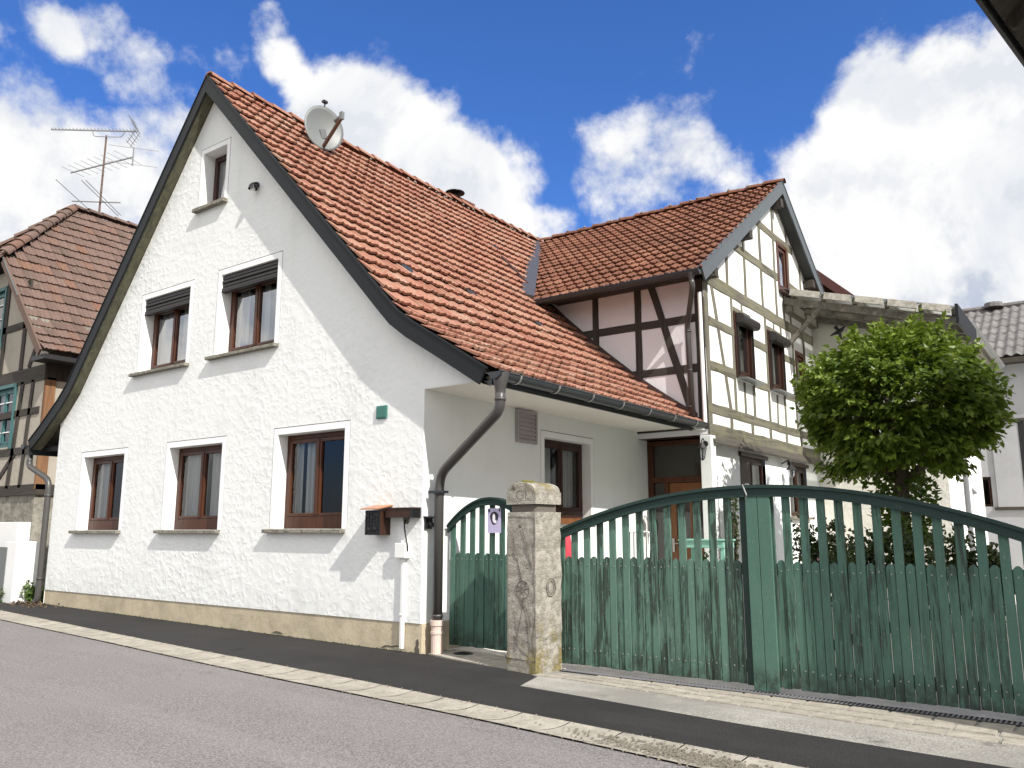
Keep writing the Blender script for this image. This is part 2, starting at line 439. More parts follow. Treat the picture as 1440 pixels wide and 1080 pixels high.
def sashes(fr, o, d, parent, mat='frame', fw=.065, sw=.055, bot=.12, n=2, glass='glass', curt=(), name_pane='pane'):
    """timber window in opening o=(u0,u1,z0,z1) at depth d (negative = recessed); frame mesh is the window itself"""
    u0, u1, z0, z1 = o
    mb = MB()
    fbox(mb, fr, u0, u0 + fw, z0, z1, d - .06, d)
    fbox(mb, fr, u1 - fw, u1, z0, z1, d - .06, d)
    fbox(mb, fr, u0 + fw, u1 - fw, z1 - fw, z1, d - .06, d)
    fbox(mb, fr, u0 + fw, u1 - fw, z0, z0 + bot, d - .06, d + .012)
    iu0, iu1, iz0, iz1 = u0 + fw, u1 - fw, z0 + bot, z1 - fw
    w = (iu1 - iu0) / n
    panes = []
    for k in range(n):
        a, b = iu0 + k * w + .003, iu0 + (k + 1) * w - .003
        e = .016
        fbox(mb, fr, a, a + sw, iz0 + .003, iz1 - .003, d - .045, d + e)
        fbox(mb, fr, b - sw, b, iz0 + .003, iz1 - .003, d - .045, d + e)
        fbox(mb, fr, a + sw, b - sw, iz1 - sw, iz1 - .003, d - .045, d + e)
        fbox(mb, fr, a + sw, b - sw, iz0 + .003, iz0 + sw * .8, d - .045, d + e)
        panes.append((a + sw, b - sw, iz0 + sw * .8, iz1 - sw))
    if n == 2:  # cover strip on the meeting stiles
        fbox(mb, fr, iu0 + w - .022, iu0 + w + .022, iz0 + .02, iz1 - .02, d + .017, d + .028)
    win = mb.build('window', M[mat], parent, bevel=.005)
    for p in panes:
        MB().add([fr(p[0], p[2], d - .012), fr(p[1], p[2], d - .012), fr(p[1], p[3], d - .012), fr(p[0], p[3], d - .012)], [(0, 1, 2, 3)]).build(name_pane, M[glass], win)
    for (c0, c1) in curt:
        cm = MB(); N = 40; a = lerp(iu0, iu1, c0); b = lerp(iu0, iu1, c1)
        vs = []
        for i in range(N + 1):
            t = i / N; u = lerp(a, b, t)
            dd = d - .11 + .018 * math.sin(t * (b - a) * 55) + .008 * math.sin(t * (b - a) * 131 + 1)
            vs += [fr(u, iz0 - .02, dd), fr(u, iz1 + .02, dd)]
        cm.add(vs, [(2*i, 2*i+2, 2*i+3, 2*i+1) for i in range(N)])
        cm.build('curtain', M['curtain'], win, smooth=True)
    # dim room behind
    rm = MB(); D = d - .75; x0, x1 = u0 - .02, u1 + .02
    rm.add([fr(x0, z0, d - .06), fr(x1, z0, d - .06), fr(x1, z1, d - .06), fr(x0, z1, d - .06), fr(x0, z0, D), fr(x1, z0, D), fr(x1, z1, D), fr(x0, z1, D)],
           [(4, 5, 6, 7), (0, 1, 5, 4), (3, 7, 6, 2), (0, 4, 7, 3), (1, 2, 6, 5)])
    rm.build('room_behind', M['room'], win)
    return win

def sill(fr, u0, u1, z, parent, t=.05, out=.085, mat='sill'):
    mb = MB()
    mb.hexa([fr(u0, z - t, -.16), fr(u1, z - t, -.16), fr(u1, z - t - .004, out), fr(u0, z - t - .004, out), fr(u0, z + .004, -.16), fr(u1, z + .004, -.16), fr(u1, z - .006, out), fr(u0, z - .006, out)])
    return mb.build('sill', M[mat], parent, bevel=.006)

PANT = [(0, .020), (.09, .032), (.20, .018), (.33, .004), (.46, .016), (.54, .016), (.67, .004), (.82, .012), (1, .020)]
def tile_field(mb, surf, L, v0, v1, tw=.21, course=.32, lift=.04, thick=.030, clip=None, jit=1.0, seed=1, amp=1.0, s_off=-.03):
    """rows of individually placed clay tiles; surf(s, v) -> (point, normal), s from eave to ridge"""
    rn = random.Random(seed)
    nrow = max(1, int(round(L / course))); c = L / nrow
    ncol = max(1, int(round((v1 - v0) / tw))); w = (v1 - v0) / ncol
    for i in range(nrow):
        for k in range(ncol):
            s0 = i * c + s_off + rn.uniform(-.008, .008) * jit; s1 = (i + 1) * c + .03
            sm = (s0 + s1) / 2
            va = v0 + k * w; vm = va + w / 2
            if clip and not clip(surf(min(sm, L), vm)[0]): continue
            a = rn.random(); dz = rn.uniform(-.005, .006) * jit; tl = rn.uniform(-.006, .006) * jit; sk = rn.uniform(-.004, .004) * jit
            vs = []
            for j, (t, h) in enumerate(PANT):
                v = va + w * t
                for q, (s, hh) in enumerate(((s0, lift), (sm, lift * .62), (s1, lift * .12))):
                    P, Nn = surf(max(-.12, min(s, L)), v + sk * (1 - q * .5))
                    vs.append(P + Nn * (hh + h * amp + dz + tl * (t - .5)))
                P, Nn = surf(max(-.12, s0), v + sk)
                vs.append(P + Nn * (lift + h * amp + dz + tl * (t - .5) - thick))
            n = len(PANT); fs = []
            for j in range(n - 1):
                b = j * 4; e = b + 4
                fs += [(b, e, e + 1, b + 1), (b + 1, e + 1, e + 2, b + 2), (b + 3, e + 3, e, b)]
            fs += [(3, 0, 1), (3, 1, 2), ((n-1)*4+3, (n-1)*4+1, (n-1)*4), ((n-1)*4+3, (n-1)*4+2, (n-1)*4+1)]
            mb.add(vs, fs, 0, a)

def ridge_tiles(mb, p, q, r=.11, step=.36, seed=3, up=(0, 0, 1)):
    rn = random.Random(seed); p = Vector(p); q = Vector(q); d = q - p; n = max(1, int(d.length / step)); dn = d.normalized()
    side = dn.cross(Vector(up)).normalized(); u = side.cross(dn)
    for i in range(n):
        a = p + d * (i / n) ; b = p + d * ((i + 1.12) / n); j = rn.uniform(-.012, .012); rr = rn.random()
        vs = []
        for (c, rad, o) in ((a, r * 1.1, .02), (b, r * .88, .0)):
            for t in range(9):
                th = math.pi * (t / 8)
                vs.append(c + side * math.cos(th) * rad + u * (math.sin(th) * rad * .85 + o + j))
            for t in range(9):
                th = math.pi * (t / 8)
                vs.append(c + side * math.cos(th) * rad * .82 + u * (math.sin(th) * rad * .66 + o + j))
        fs = [(t, t+1, 18+t+1, 18+t) for t in range(8)] + [(9+t, 9+t+1, t+1, t) for t in range(8)]
        mb.add(vs, fs, 0, rr)

def resample(pts, n):
    L = [0]
    for a, b in zip(pts, pts[1:]): L.append(L[-1] + math.hypot(b[0]-a[0], b[1]-a[1]))
    out = []
    for i in range(n):
        s = L[-1] * i / (n - 1)
        out.append((interp(list(zip(L, [p[0] for p in pts])), s), interp(list(zip(L, [p[1] for p in pts])), s)))
    return out, L[-1]

def gutter(p, q, r=.07, out=(1, 0, 0), parent=None, brackets=0, mat='zinc_dark', name='gutter'):
    """half-round gutter from p to q; out = outward horizontal"""
    p = Vector(p); q = Vector(q); o = Vector(out); up = Vector((0, 0, 1)); mb = MB()
    vs = []; K = 10
    for c in (p, q):
        for k in range(K + 1):
            th = math.pi + math.pi * k / K
            vs.append(c + o * math.cos(th) * r + up * math.sin(th) * r)
        for k in range(K + 1):
            th = math.pi + math.pi * k / K
            vs.append(c + o * math.cos(th) * r * .9 + up * math.sin(th) * r * .9)
    m = 2 * (K + 1)
    fs = [(k, m + k, m + k + 1, k + 1) for k in range(K)] + [(K+1+k, K+2+k, m+K+2+k, m+K+1+k) for k in range(K)]
    fs += [tuple(range(K + 1)), tuple(range(m, m + K + 1))[::-1]]
    mb.add(vs, fs)
    mb.tube([p + o * r * .98 + up * .004, q + o * r * .98 + up * .004], .011, 6)   # rolled front bead
    g = mb.build(name, M[mat], parent)
    for i in range(brackets):
        t = (i + .5) / brackets; c = p.lerp(q, t); b = MB(); d = (q - p).normalized() * .014
        pts = [c + o * math.cos(math.pi + math.pi * k / 8) * (r + .008) + up * math.sin(math.pi + math.pi * k / 8) * (r + .008) for k in range(9)]
        for a1, a2 in zip(pts, pts[1:]): b.beam(a1, a2, .028, .006, up=(q - p).normalized().cross(a2 - a1))
        b.build('gutter_bracket', M['steel'], g)
    return g
def zg0(x): return .0085 * max(0.0, -x)
# ------------------------------------------------------------------ the white gabled house
HA = thing('white_house', 'white stuccoed gabled house with orange tile roof and brown windows on the pavement', 'house', (0, 0, 0))
frA = lambda u, z, d: V(u, -d, z)                 # gable wall, Y = 0, outward -Y
frS = lambda u, z, d: V(d, u, z)                  # side wall, X = 0, outward +X
VO = .20                                           # verge overhang
PROF = [(-9.69, 2.955), (-9.30, 3.20), (-8.70, 3.63), (-8.43, 3.87), (-8.2, 4.16), (-4.69, 8.55), (-.50, 4.14), (-.30, 3.935), (-.05, 3.755), (.5, 3.42), (1.066, 3.067)]
def offs(prof, d):
    out = []
    for i, p in enumerate(prof):
        a = prof[max(i-1, 0)]; b = prof[min(i+1, len(prof)-1)]
        if i == 5:   # apex: vertical drop
            out.append((p[0], p[1] - d * 1.46)); continue
        tx, tz = b[0]-a[0], b[1]-a[1]; L = math.hypot(tx, tz)
        out.append((p[0] + tz / L * d, p[1] - tx / L * d))
    return out
LOW = offs(PROF, .18)
wins = {}
holesA = []
def win_front(u0, u1, z0, z1, style):
    pass
GROUND_W = [(-8.03, -6.53, 1.352, 2.68), (-5.385, -3.845, 1.36, 2.69), (-2.755, -1.257, 1.372, 2.713)]
UP_W = [(-6.455, -4.95, 3.905, 5.243), (-4.30, -2.777, 3.92, 5.262)]
TOP_W = (-4.997, -4.212, 6.415, 7.43)
shut_l = []
for i, (a, b, c, d) in enumerate(GROUND_W):
    hole, o = surround(HA, frA, a, b, c, d, .085, .20, HA)
    holesA.append(hole)
    w = sashes(frA, o, -.165, HA, 'frame', bot=.16, curt=[[(.02, .44)], [(.02, .50), (.56, .98)], [(.02, .15), (.20, .46)]][i])
    sill(frA, a - .06, b - .02, c, w)
for i, (a, b, c, d) in enumerate(UP_W):
    hole, o = surround(HA, frA, a, b, c, d, .085, .22, HA)
    holesA.append(hole)
    o2 = (o[0], o[1], o[2], o[3] - .13)
    w = sashes(frA, o2, -.185, HA, 'frame', bot=.09, glass='glass_refl', curt=[(.02, .20), (.52, .62)] if i else [(.02, .40), (.55, .98)])
    sill(frA, a - .10, b + .02, c, w)
    mb = MB(); z = o[3]
    fbox(mb, frA, o[0] + .003, o[1] - .003, z - .20, z - .004, -.15, -.035)
    for k in range(4): fbox(mb, frA, o[0] + .003, o[1] - .003, z - .245 + k * .058, z - .205 + k * .058, -.10, -.010 - .012 * (k % 2))
    fbox(mb, frA, o[0] + .003, o[1] - .003, z - .272, z - .247, -.09, -.005)
    mb.build('roller_shutter', M['shutter'], w, bevel=.004)
hole, o = surround(HA, frA, *TOP_W, .08, .26, HA)
holesA.append(hole)
w = sashes(frA, o, -.20, HA, 'frame_dark', fw=.05, sw=.045, bot=.06, n=1, glass='glass_refl', curt=[(.05, .98)])
sill(frA, TOP_W[0] - .03, TOP_W[1] + .02, TOP_W[2], w, t=.06)

# gable wall (continues over the boxed eave on the right)
wm = MB()
wtop = [(u, z - .0) for u, z in LOW]
zb = [(-8.93, .325), (-.0001, .325), (0, 2.99), (1.06, 2.99)]
wallsheet(wm, frA, wtop, -8.93, 1.0, zb, holesA)
wm.build('gable_wall', M['stucco'], HA)
# other walls
SW = (2.41, 3.83, 1.52, 2.736)
hole, o = surround(HA, frS, *SW, .085, .18, HA)
w = sashes(frS, o, -.15, HA, 'frame_dark', bot=.12, curt=[(.05, .42), (.62, .95)])
mb = MB(); fbox(mb, frS, SW[0] - .02, SW[1] + .02, 1.44, 1.522, -.12, .05); mb.build('sill', M['frame_orange'], w, bevel=.005)
sm = MB()
wallsheet(sm, frS, [(0, 2.99), (5.65, 2.99)], 0, 5.65, .325, [hole])
sm.build('side_wall', M['stucco_side'], HA)
om = MB()
om.add([(-8.93, 0, .0), (-8.93, 10.4, 0), (-8.93, 10.4, 3.3), (-8.93, 0, 3.3)], [(0, 1, 2, 3)])
om.add([(-8.93, 10.4, 0), (0, 10.4, 0), (0, 10.4, 3.3), (-.6, 10.4, 4.0), (-4.69, 10.4, 8.2), (-8.4, 10.4, 3.7), (-8.93, 10.4, 3.3)], [tuple(range(7))])
om.build('rear_wall', M['stucco_side'], HA)
pm = MB()
pm.box(-8.945, -.010, .010, .2, -.1, .325); pm.box(-.2, .012, .013, 5.6, -.1, .3251)
pm.build('plinth', M['plinth'], HA)
cm = MB()   # render broken away at the foot of the corner
rn = random.Random(5)
for pts in ([(-.075, .0), (-.085, .06), (-.06, .085), (-.065, .14), (-.035, .16), (-.02, .12), (-.03, .07), (-.012, .05), (-.012, .0)],
            [(-.62, .012), (-.56, .045), (-.50, .055), (-.44, .048), (-.36, .062), (-.30, .058), (-.30, .050), (-.37, .050), (-.43, .034), (-.50, .040), (-.55, .028)],
            [(-2.6, .03), (-2.52, .05), (-2.44, .045), (-2.38, .03), (-2.46, .022)]):
    cm = MB().prism([(a, .0045, b + zg0(a)) for a, b in pts], (0, .004, 0))
    cm.build('broken_render', M['broken'], HA)

# roof ------------------------------------------------------------
RR0 = [(1.13, 3.03), (.5, 3.42), (-.05, 3.755), (-.30, 3.935), (-.50, 4.14), (-4.69, 8.52)]
RR1 = [(1.20, 2.985), (.83, 3.22), (.07, 3.76), (-.61, 4.33), (-1.34, 5.0), (-2.2, 5.83), (-4.69, 8.46)]
n_rs = 60
A0, L0 = resample(RR0, n_rs); A1, L1 = resample(RR1, n_rs)
Lr = (L0 + L1) / 2
YEND = 10.6
def surf_right(s, v):
    t = max(0.0, min(1.2, v / 5.3)); x = s / Lr * (n_rs - 1); i = max(0, min(n_rs - 2, int(math.floor(x)))); f = x - i
    def at(pr, ii, ff): return (lerp(pr[ii][0], pr[ii+1][0], ff), lerp(pr[ii][1], pr[ii+1][1], ff))
    p0 = at(A0, i, f); p1 = at(A1, i, f)
    tt = min(t, 1.0)
    # tangent: averaged over neighbours so the kick bends softly
    a = max(0, i - 2); b = min(n_rs - 1, i + 3)
    tx = lerp(A0[b][0] - A0[a][0], A1[b][0] - A1[a][0], tt); tz = lerp(A0[b][1] - A0[a][1], A1[b][1] - A1[a][1], tt)
    l = math.hypot(tx, tz); nx, nz = (tz / l, -tx / l)
    if nz < 0: nx, nz = -nx, -nz
    wob = .018 * mnoise.noise(V(s * .7, v * .7, 3.1))
    sag = -.05 * math.sin(math.pi * max(0, min(1, v / 9.2))) * (s / Lr)
    return V(lerp(p0[0], p1[0], tt) + nx * wob, v, lerp(p0[1], p1[1], tt) + nz * wob + sag), V(nx, 0, nz)
tm = MB()
tile_field(tm, surf_right, Lr, -VO + .035, YEND, tw=.215, course=.315, seed=4, lift=.080, thick=.034, amp=1.05,
           clip=lambda p: not (p.y > 5.5 and p.z < 8.4 - abs(9.03 - p.y) * .69 - .35))
roofA = tm.build('roof', M['tile_red'], HA)
LL, Ll = resample([(-9.75, 2.91), (-9.30, 3.18), (-8.70, 3.60), (-8.43, 3.84), (-8.2, 4.13), (-4.69, 8.52)], 40)
def surf_left(s, v):
    x = s / Ll * 39; i = max(0, min(38, int(math.floor(x)))); f = x - i
    tx = LL[i+1][0] - LL[i][0]; tz = LL[i+1][1] - LL[i][1]; l = math.hypot(tx, tz)
    return V(lerp(LL[i][0], LL[i+1][0], f), v, lerp(LL[i][1], LL[i+1][1], f)), V(-tz / l, 0, tx / l)
tl_ = MB(); tile_field(tl_, surf_left, Ll, -VO + .035, YEND, tw=.43, course=.315, seed=8, jit=.6)
tl_.build('roof', M['tile_red'], HA)
# decking under the tiles (keeps daylight out)
dk = MB()
for pr, y0 in ((RR0, 0),):
    N = 24
    for side in (0, 1):
        pts0 = A0[::4] + [A0[-1]] if side == 0 else LL[::3] + [LL[-1]]
        pts1 = A1[::4] + [A1[-1]] if side == 0 else pts0
        for (a, b), (c, d) in zip(zip(pts0, pts0[1:]), zip(pts1, pts1[1:])):
            h = .045
            dk.add([(a[0], -.16, a[1]-h), (b[0], -.16, b[1]-h), (d[0], 5.3, d[1]-h), (c[0], 5.3, c[1]-h), (d[0], YEND, d[1]-h), (c[0], YEND, c[1]-h)], [(0, 1, 2, 3), (3, 2, 4, 5)])
dk.build('roof_decking', M['wood_grey'], HA)
rg = MB(); ridge_tiles(rg, (-4.69, -VO + .03, 8.535), (-4.69, 4.6, 8.475), .115, .37, 3)
ridge_tiles(rg, (-4.69, 4.6, 8.475), (-4.69, YEND, 8.50), .115, .37, 9)
rg.build('ridge', M['tile_red'], roofA)
mo = MB(); rn = random.Random(2)
for k in range(120):
    y = rn.uniform(-.1, 9); sx = rn.choice((-1, 1)); r = rn.uniform(.012, .035)
    mo.lathe((-4.69 + sx * rn.uniform(.09, .14), y, 8.475 - .05 * math.sin(math.pi * min(1, y / 9.2)) + rn.uniform(-.05, .02)), [(.001, -r), (r, -r*.3), (r*.8, r*.5), (.001, r)], 6)
mo.build('mortar_bedding', M['mortar'], roofA)['kind'] = 'stuff'
# glass tiles let into the roof
for (s_, v_) in ((Lr - 5.02, .85), (Lr - 4.97, 2.25), (Lr - 5.27, 3.74), (Lr - 1.93, 5.60)):
    P, Nn = surf_right(s_, v_); T = (surf_right(s_ + .1, v_)[0] - P).normalized(); Yv = V(0, 1, 0)
    MB().obox(P + Nn * .066, T * .13, Yv * .085, Nn * .012).build('glass_tile', M['zinc_dark'], roofA, bevel=.01)
# verge boards
vb = MB()
for (a, b), (c, d) in zip(zip(PROF, PROF[1:]), zip(LOW, LOW[1:])):
    vb.hexa([(a[0], -VO, a[1]+.012), (b[0], -VO, b[1]+.012), (b[0], -VO + .03, b[1]+.012), (a[0], -VO + .03, a[1]+.012), (c[0], -VO, c[1]), (d[0], -VO, d[1]), (d[0], -VO + .03, d[1]), (c[0], -VO + .03, c[1])])
    # metal capping strip
    vb.hexa([(a[0], -VO - .012, a[1]+.014), (b[0], -VO - .012, b[1]+.014), (b[0], -VO + .05, b[1]+.014), (a[0], -VO + .05, a[1]+.014), (a[0], -VO - .012, a[1]+.032), (b[0], -VO - .012, b[1]+.032), (b[0], -VO + .05, b[1]+.032), (a[0], -VO + .05, a[1]+.032)])
vb.build('verge_board', M['verge'], HA)
vs_ = MB()
SO = offs(PROF, .165); 
for (c, d) in zip(SO, SO[1:]):
    vs_.add([(c[0], -VO + .029, c[1]), (d[0], -VO + .029, d[1]), (d[0], .01, d[1]), (c[0], .01, c[1])], [(0, 1, 2, 3)])
vs_.build('verge_soffit', M['soffit_olive'], HA)
# eave soffits
so = MB(); so.box(-.001, 1.10, .003, 5.65, 2.985, 3.03); so.build('eave_soffit', M['soffit'], HA)
so = MB(); so.box(-9.62, -8.93, .02, 10.4, 2.80, 2.86); so.box(-9.66, -9.60, -.17, 10.4, 2.72, 2.9); so.build('eave_soffit', M['verge'], HA)
fm = MB(); fm.box(1.10, 1.125, -.16, 5.0, 2.90, 3.0); fm.build('eave_board', M['zinc_dark'], HA)
gutter((1.215, -.24, 3.02), (1.30, 5.02, 2.995), .078, (1, 0, 0), HA, 7)
gutter((-9.76, -.26, 2.90), (-9.76, 10.4, 2.90), .075, (-1, 0, 0), HA, 0)
# downpipes
dp = MB()
dp.lathe((1.215, -.13, 2.80), [(.056, 0), (.060, .06), (.10, .20), (.098, .215)], 14)
dp.tube(smooth_path([(1.215, -.13, 2.84), (1.215, -.13, 2.62), (.16, .105, 1.98), (.16, .105, .36)], .16), .056, 14)
for z in (2.72, .40, 1.75): dp.tube([(1.215, -.13, z), (1.215, -.13, z + .03)] if z > 2.5 else [(.16, .105, z), (.16, .105, z + .03)], .063, 14)
d1 = dp.build('downpipe', M['pipe'], HA, smooth=True)
cl = MB(); cl.tube([(.16, .105, -.02), (.16, .105, .36)], .066, 16); cl.tube([(.16, .105, .22), (.16, .105, .25)], .074, 16); cl.tube([(.16, .105, .31), (.16, .105, .37)], .076, 16)
cl.build('drain_collar', M['clay_pipe'], d1, smooth=False)
b = MB(); b.beam((.0, .105, 1.79), (.12, .105, 1.79), .03, .03); b.box(.085, .235, .03, .18, 1.775, 1.80); b.build('pipe_clip', M['zinc_dark'], d1)
dp = MB(); XL = -9.02
dp.lathe((-9.72, -.13, 2.70), [(.05, 0), (.055, .05), (.09, .17)], 12)
dp.tube(smooth_path([(-9.72, -.13, 2.72), (-9.72, -.13, 2.52), (XL, -.06, 2.24), (XL, -.06, .16), (XL - .08, -.10, .06)], .16), .052, 12)
dp.tube([(XL, -.06, .5), (XL, -.06, .53)], .06, 12); dp.tube([(XL, -.06, 1.95), (XL, -.06, 1.98)], .06, 12)
dp.build('downpipe', M['pipe'], HA, smooth=True)
# vent grille on the side wall
vg = MB(); fbox(vg, frS, 1.84, 2.23, 2.56, 2.925, 0.0, .03)
fbox(vg, frS, 1.80, 2.27, 2.52, 2.56, 0, .045); fbox(vg, frS, 1.80, 2.27, 2.925, 2.965, 0, .045); fbox(vg, frS, 1.80, 1.84, 2.56, 2.925, 0, .045); fbox(vg, frS, 2.23, 2.27, 2.56, 2.925, 0, .045)
v = vg.build('vent_grille', M['beige_vent'], HA)
ls = MB()
for k in range(6):
    z = 2.575 + k * .058
    ls.hexa([frS(1.845, z, .030), frS(2.225, z, .030), frS(2.225, z, .05), frS(1.845, z, .05), frS(1.845, z + .05, .030), frS(2.225, z + .05, .030), frS(2.225, z + .035, .034), frS(1.845, z + .035, .034)])
ls.build('louvres', M['beige_vent'], v)
# chimney with cowl, just behind the ridge
ch = MB(); ch.box(-5.45, -4.95, 6.25, 6.9, 7.4, 8.75); ch.box(-5.49, -4.91, 6.21, 6.94, 8.75, 8.81)
c = ch.build('chimney', M['tile_brown'], HA)
cw = MB(); cw.tube([(-4.98, 6.30, 8.6), (-4.98, 6.30, 8.87)], .07, 12); cw.lathe((-4.98, 6.30, 8.88), [(.02, .06), (.22, .015), (.225, .0), (.02, -.005)], 20)
for k in range(4): cw.tube([(-4.98 + .06*math.cos(k*1.57), 6.3 + .06*math.sin(k*1.57), 8.8), (-4.98 + .12*math.cos(k*1.57), 6.3 + .12*math.sin(k*1.57), 8.89)], .008, 5)
cw.build('cowl', M['black'], c, smooth=False)
# valley flashing where the rear roof meets this one
vf = MB(); a = V(-1.78, 4.60, 5.52); b = V(-4.60, 9.0, 8.44)
vf.beam(a, b, .26, .05, up=(.7, -.5, 1)); vf.build('valley_flashing', M['pipe'], HA)

# small things fixed to the white house ---------------------------------------
t = thing('satellite_dish', 'grey satellite dish on a short mast on the orange tile roof', 'satellite dish', (-3.90, 1.6, 7.70))
dc = V(-3.85, 1.54, 8.13); ax = V(.97, -.24, .06).normalized()
dm = MB(); e1 = ax.orthogonal().normalized(); 
upv = (V(0, 0, 1) - ax * ax.z).normalized(); sd = ax.cross(upv)
vs = []; fs = []; NR, NK = 7, 32
for side in (0, 1):
    for i in range(NR + 1):
        r = i / NR
        for k in range(NK):
            th = 2 * math.pi * k / NK
            vs.append(dc + (sd * math.cos(th) * .365 + upv * math.sin(th) * .41) * r + ax * (.075 * (r * r - 1) - side * .012))
for side in (0, 1):
    o_ = side * (NR + 1) * NK
    for i in range(NR):
        for k in range(NK):
            k2 = (k + 1) % NK; fs.append((o_+i*NK+k, o_+i*NK+k2, o_+(i+1)*NK+k2, o_+(i+1)*NK+k))
o1 = NR * NK; o2 = (2 * NR + 1) * NK
for k in range(NK): fs.append((o1+k, o1+(k+1) % NK, o2+(k+1) % NK, o2+k))
dm.add(vs, fs); dm.build('reflector', M['dish'], t, smooth=True)
mm = MB(); ft = V(-3.92, 1.6, 7.66)
mm.tube([ft, ft + V(0, 0, .36)], .025, 10); mm.beam(ft + V(0, 0, .30), dc - ax * .09, .09, .10); mm.box(ft.x - .1, ft.x + .1, ft.y - .08, ft.y + .08, ft.z - .02, ft.z + .05)
mm.build('mast', M['zinc_dark'], t)
am = MB(); root = dc - upv * .39 - ax * .02; lnb = dc + ax * .62 - upv * .10
am.beam(root - ax * .14, lnb, .045, .05); am.build('lnb_arm', M['rust'], t)
lm = MB(); lm.tube([lnb - ax * .02 + upv * .02, lnb + upv * .03 - ax * .16], .035, 10); lm.lathe(lnb + upv * .03 - ax * .17, [(.0, 0), (.045, 0), (.045, .03), (.0, .03)], 12, axis=-ax); lm.box(lnb.x - .03, lnb.x + .03, lnb.y - .03, lnb.y + .03, lnb.z - .04, lnb.z + .09)
lm.build('lnb', M['dish'], t)
tp = MB(); tpb = dc + upv * .41; tp.tube([tpb, tpb + V(0, 0, .07)], .012, 6); tp.box(tpb.x - .03, tpb.x + .03, tpb.y - .045, tpb.y + .045, tpb.z + .06, tpb.z + .10); tp.build('bracket', M['black'], t)

t = thing('gable_lamp', 'small dark lamp high on the shaded white gable beside the attic window', 'wall lamp', (-3.44, 0, 6.40))
m_ = MB(); m_.lathe((-3.44, -.015, 6.43), [(.045, .0), (.045, .02), (.0, .02)], 12, axis=(0, -1, 0)); m_.tube(smooth_path([(-3.44, 0, 6.43), (-3.44, -.06, 6.46), (-3.44, -.09, 6.42)], .04), .012, 6); m_.build('bracket', M['black'], t)
m_ = MB(); m_.lathe((-3.44, -.09, 6.34), [(.07, 0), (.06, .05), (.03, .09), (.0, .095)], 14); m_.build('shade', M['black'], t)
m_ = MB(); m_.lathe((-3.44, -.09, 6.335), [(.0, -.03), (.035, -.01), (.04, .02)], 10); m_.build('bulb', M['white_pl'], t)

pm_ = MB(); pm_.box(-.775, -.60, -.022, .012, 2.69, 2.85); pm_.box(-.760, -.615, -.028, -.021, 2.705, 2.835); tag(pm_.build('wall_plaque', M['plaque'], None, bevel=.004), 'small square green plaque on the white gable near its right corner', 'plaque')

t = thing('letterbox', 'black letterbox with copper lid and newspaper tube on the white wall', 'letterbox', (-.60, 0, 1.32))
m_ = MB(); m_.box(-.735, -.50, -.17, -.001, 1.30, 1.585); m_.build('body', M['frame_dark'], t, bevel=.004)
m_ = MB(); m_.box(-.738, -.497, -.182, -.171, 1.30, 1.585)
for k in range(5): m_.box(-.725 + k*.047, -.715 + k*.047, -.190, -.181, 1.31, 1.575)
for k in range(6): m_.box(-.735, -.50, -.189, -.1815, 1.318 + k*.048, 1.326 + k*.048)
for (a, b) in ((-.70, 1.53), (-.62, 1.50), (-.55, 1.535), (-.68, 1.36), (-.58, 1.37)): m_.lathe((a, -.188, b), [(.03, 0), (.022, .006), (.0, .006)], 8, axis=(0, -1, 0))
m_.build('front_grille', M['black'], t)
m_ = MB(); m_.hexa([(-.77, -.24, 1.592), (-.47, -.24, 1.592), (-.47, 0, 1.638), (-.77, 0, 1.638), (-.77, -.24, 1.604), (-.47, -.24, 1.604), (-.47, 0, 1.652), (-.77, 0, 1.652)]); m_.build('lid', M['copper'], t)
m_ = MB(); m_.box(-.46, -.03, -.13, -.12, 1.50, 1.60); m_.box(-.46, -.03, -.012, -.002, 1.50, 1.60); m_.box(-.46, -.03, -.12, -.012, 1.50, 1.51); m_.box(-.47, -.02, -.14, 0, 1.60, 1.612); m_.build('newspaper_tube', M['frame_dark'], t)
m_ = MB(); m_.box(-.05, -.018, -.142, -.003, 1.495, 1.599); m_.build('tube_end', M['black'], t)

t = thing('cable_conduit', 'white cable conduit with small junction box running down the white wall to the pavement', 'conduit', (-.26, 0, .03))
m_ = MB(); m_.box(-.275, -.235, -.045, -.001, .04, 1.04); m_.box(-.28, -.23, -.05, -.001, .40, .425); m_.build('trunking', M['white_pl'], t, bevel=.004)
m_ = MB(); m_.box(-.345, -.175, -.085, -.001, 1.04, 1.21); m_.box(-.27, -.19, -.06, -.01, 1.21, 1.24); m_.build('junction_box', M['white_pl'], t, bevel=.008)
m_ = MB(); m_.tube(smooth_path([(-.245, -.005, 1.475), (-.235, -.05, 1.44), (-.20, -.06, 1.30), (-.165, -.06, 1.19), (-.17, -.05, 1.12)], .06), .009, 6); m_.build('cable', M['black'], t, smooth=True)
m_ = MB(); m_.lathe((-.245, .0, 1.478), [(.055, .003), (.05, .006), (.0, .007)], 14, axis=(0, -1, 0)); m_.build('wall_rosette', M['rubble'], t)

t = thing('doorbell_box', 'small black hooded doorbell box on the white corner wall beside the downpipe', 'doorbell', (0, .09, 1.40))
m_ = MB(); m_.box(.001, .03, .03, .15, 1.37, 1.50); m_.build('housing', M['black'], t, bevel=.006)
m_ = MB(); m_.hexa([(0, .015, 1.505), (.085, .015, 1.49), (.085, .165, 1.49), (0, .165, 1.505), (0, .015, 1.515), (.085, .015, 1.50), (.085, .165, 1.50), (0, .165, 1.515)]); m_.lathe((.034, .09, 1.43), [(.03, 0), (.03, .05), (.018, .06), (0, .06)], 10, axis=(1, 0, -.4)); m_.build('hood', M['black'], t)
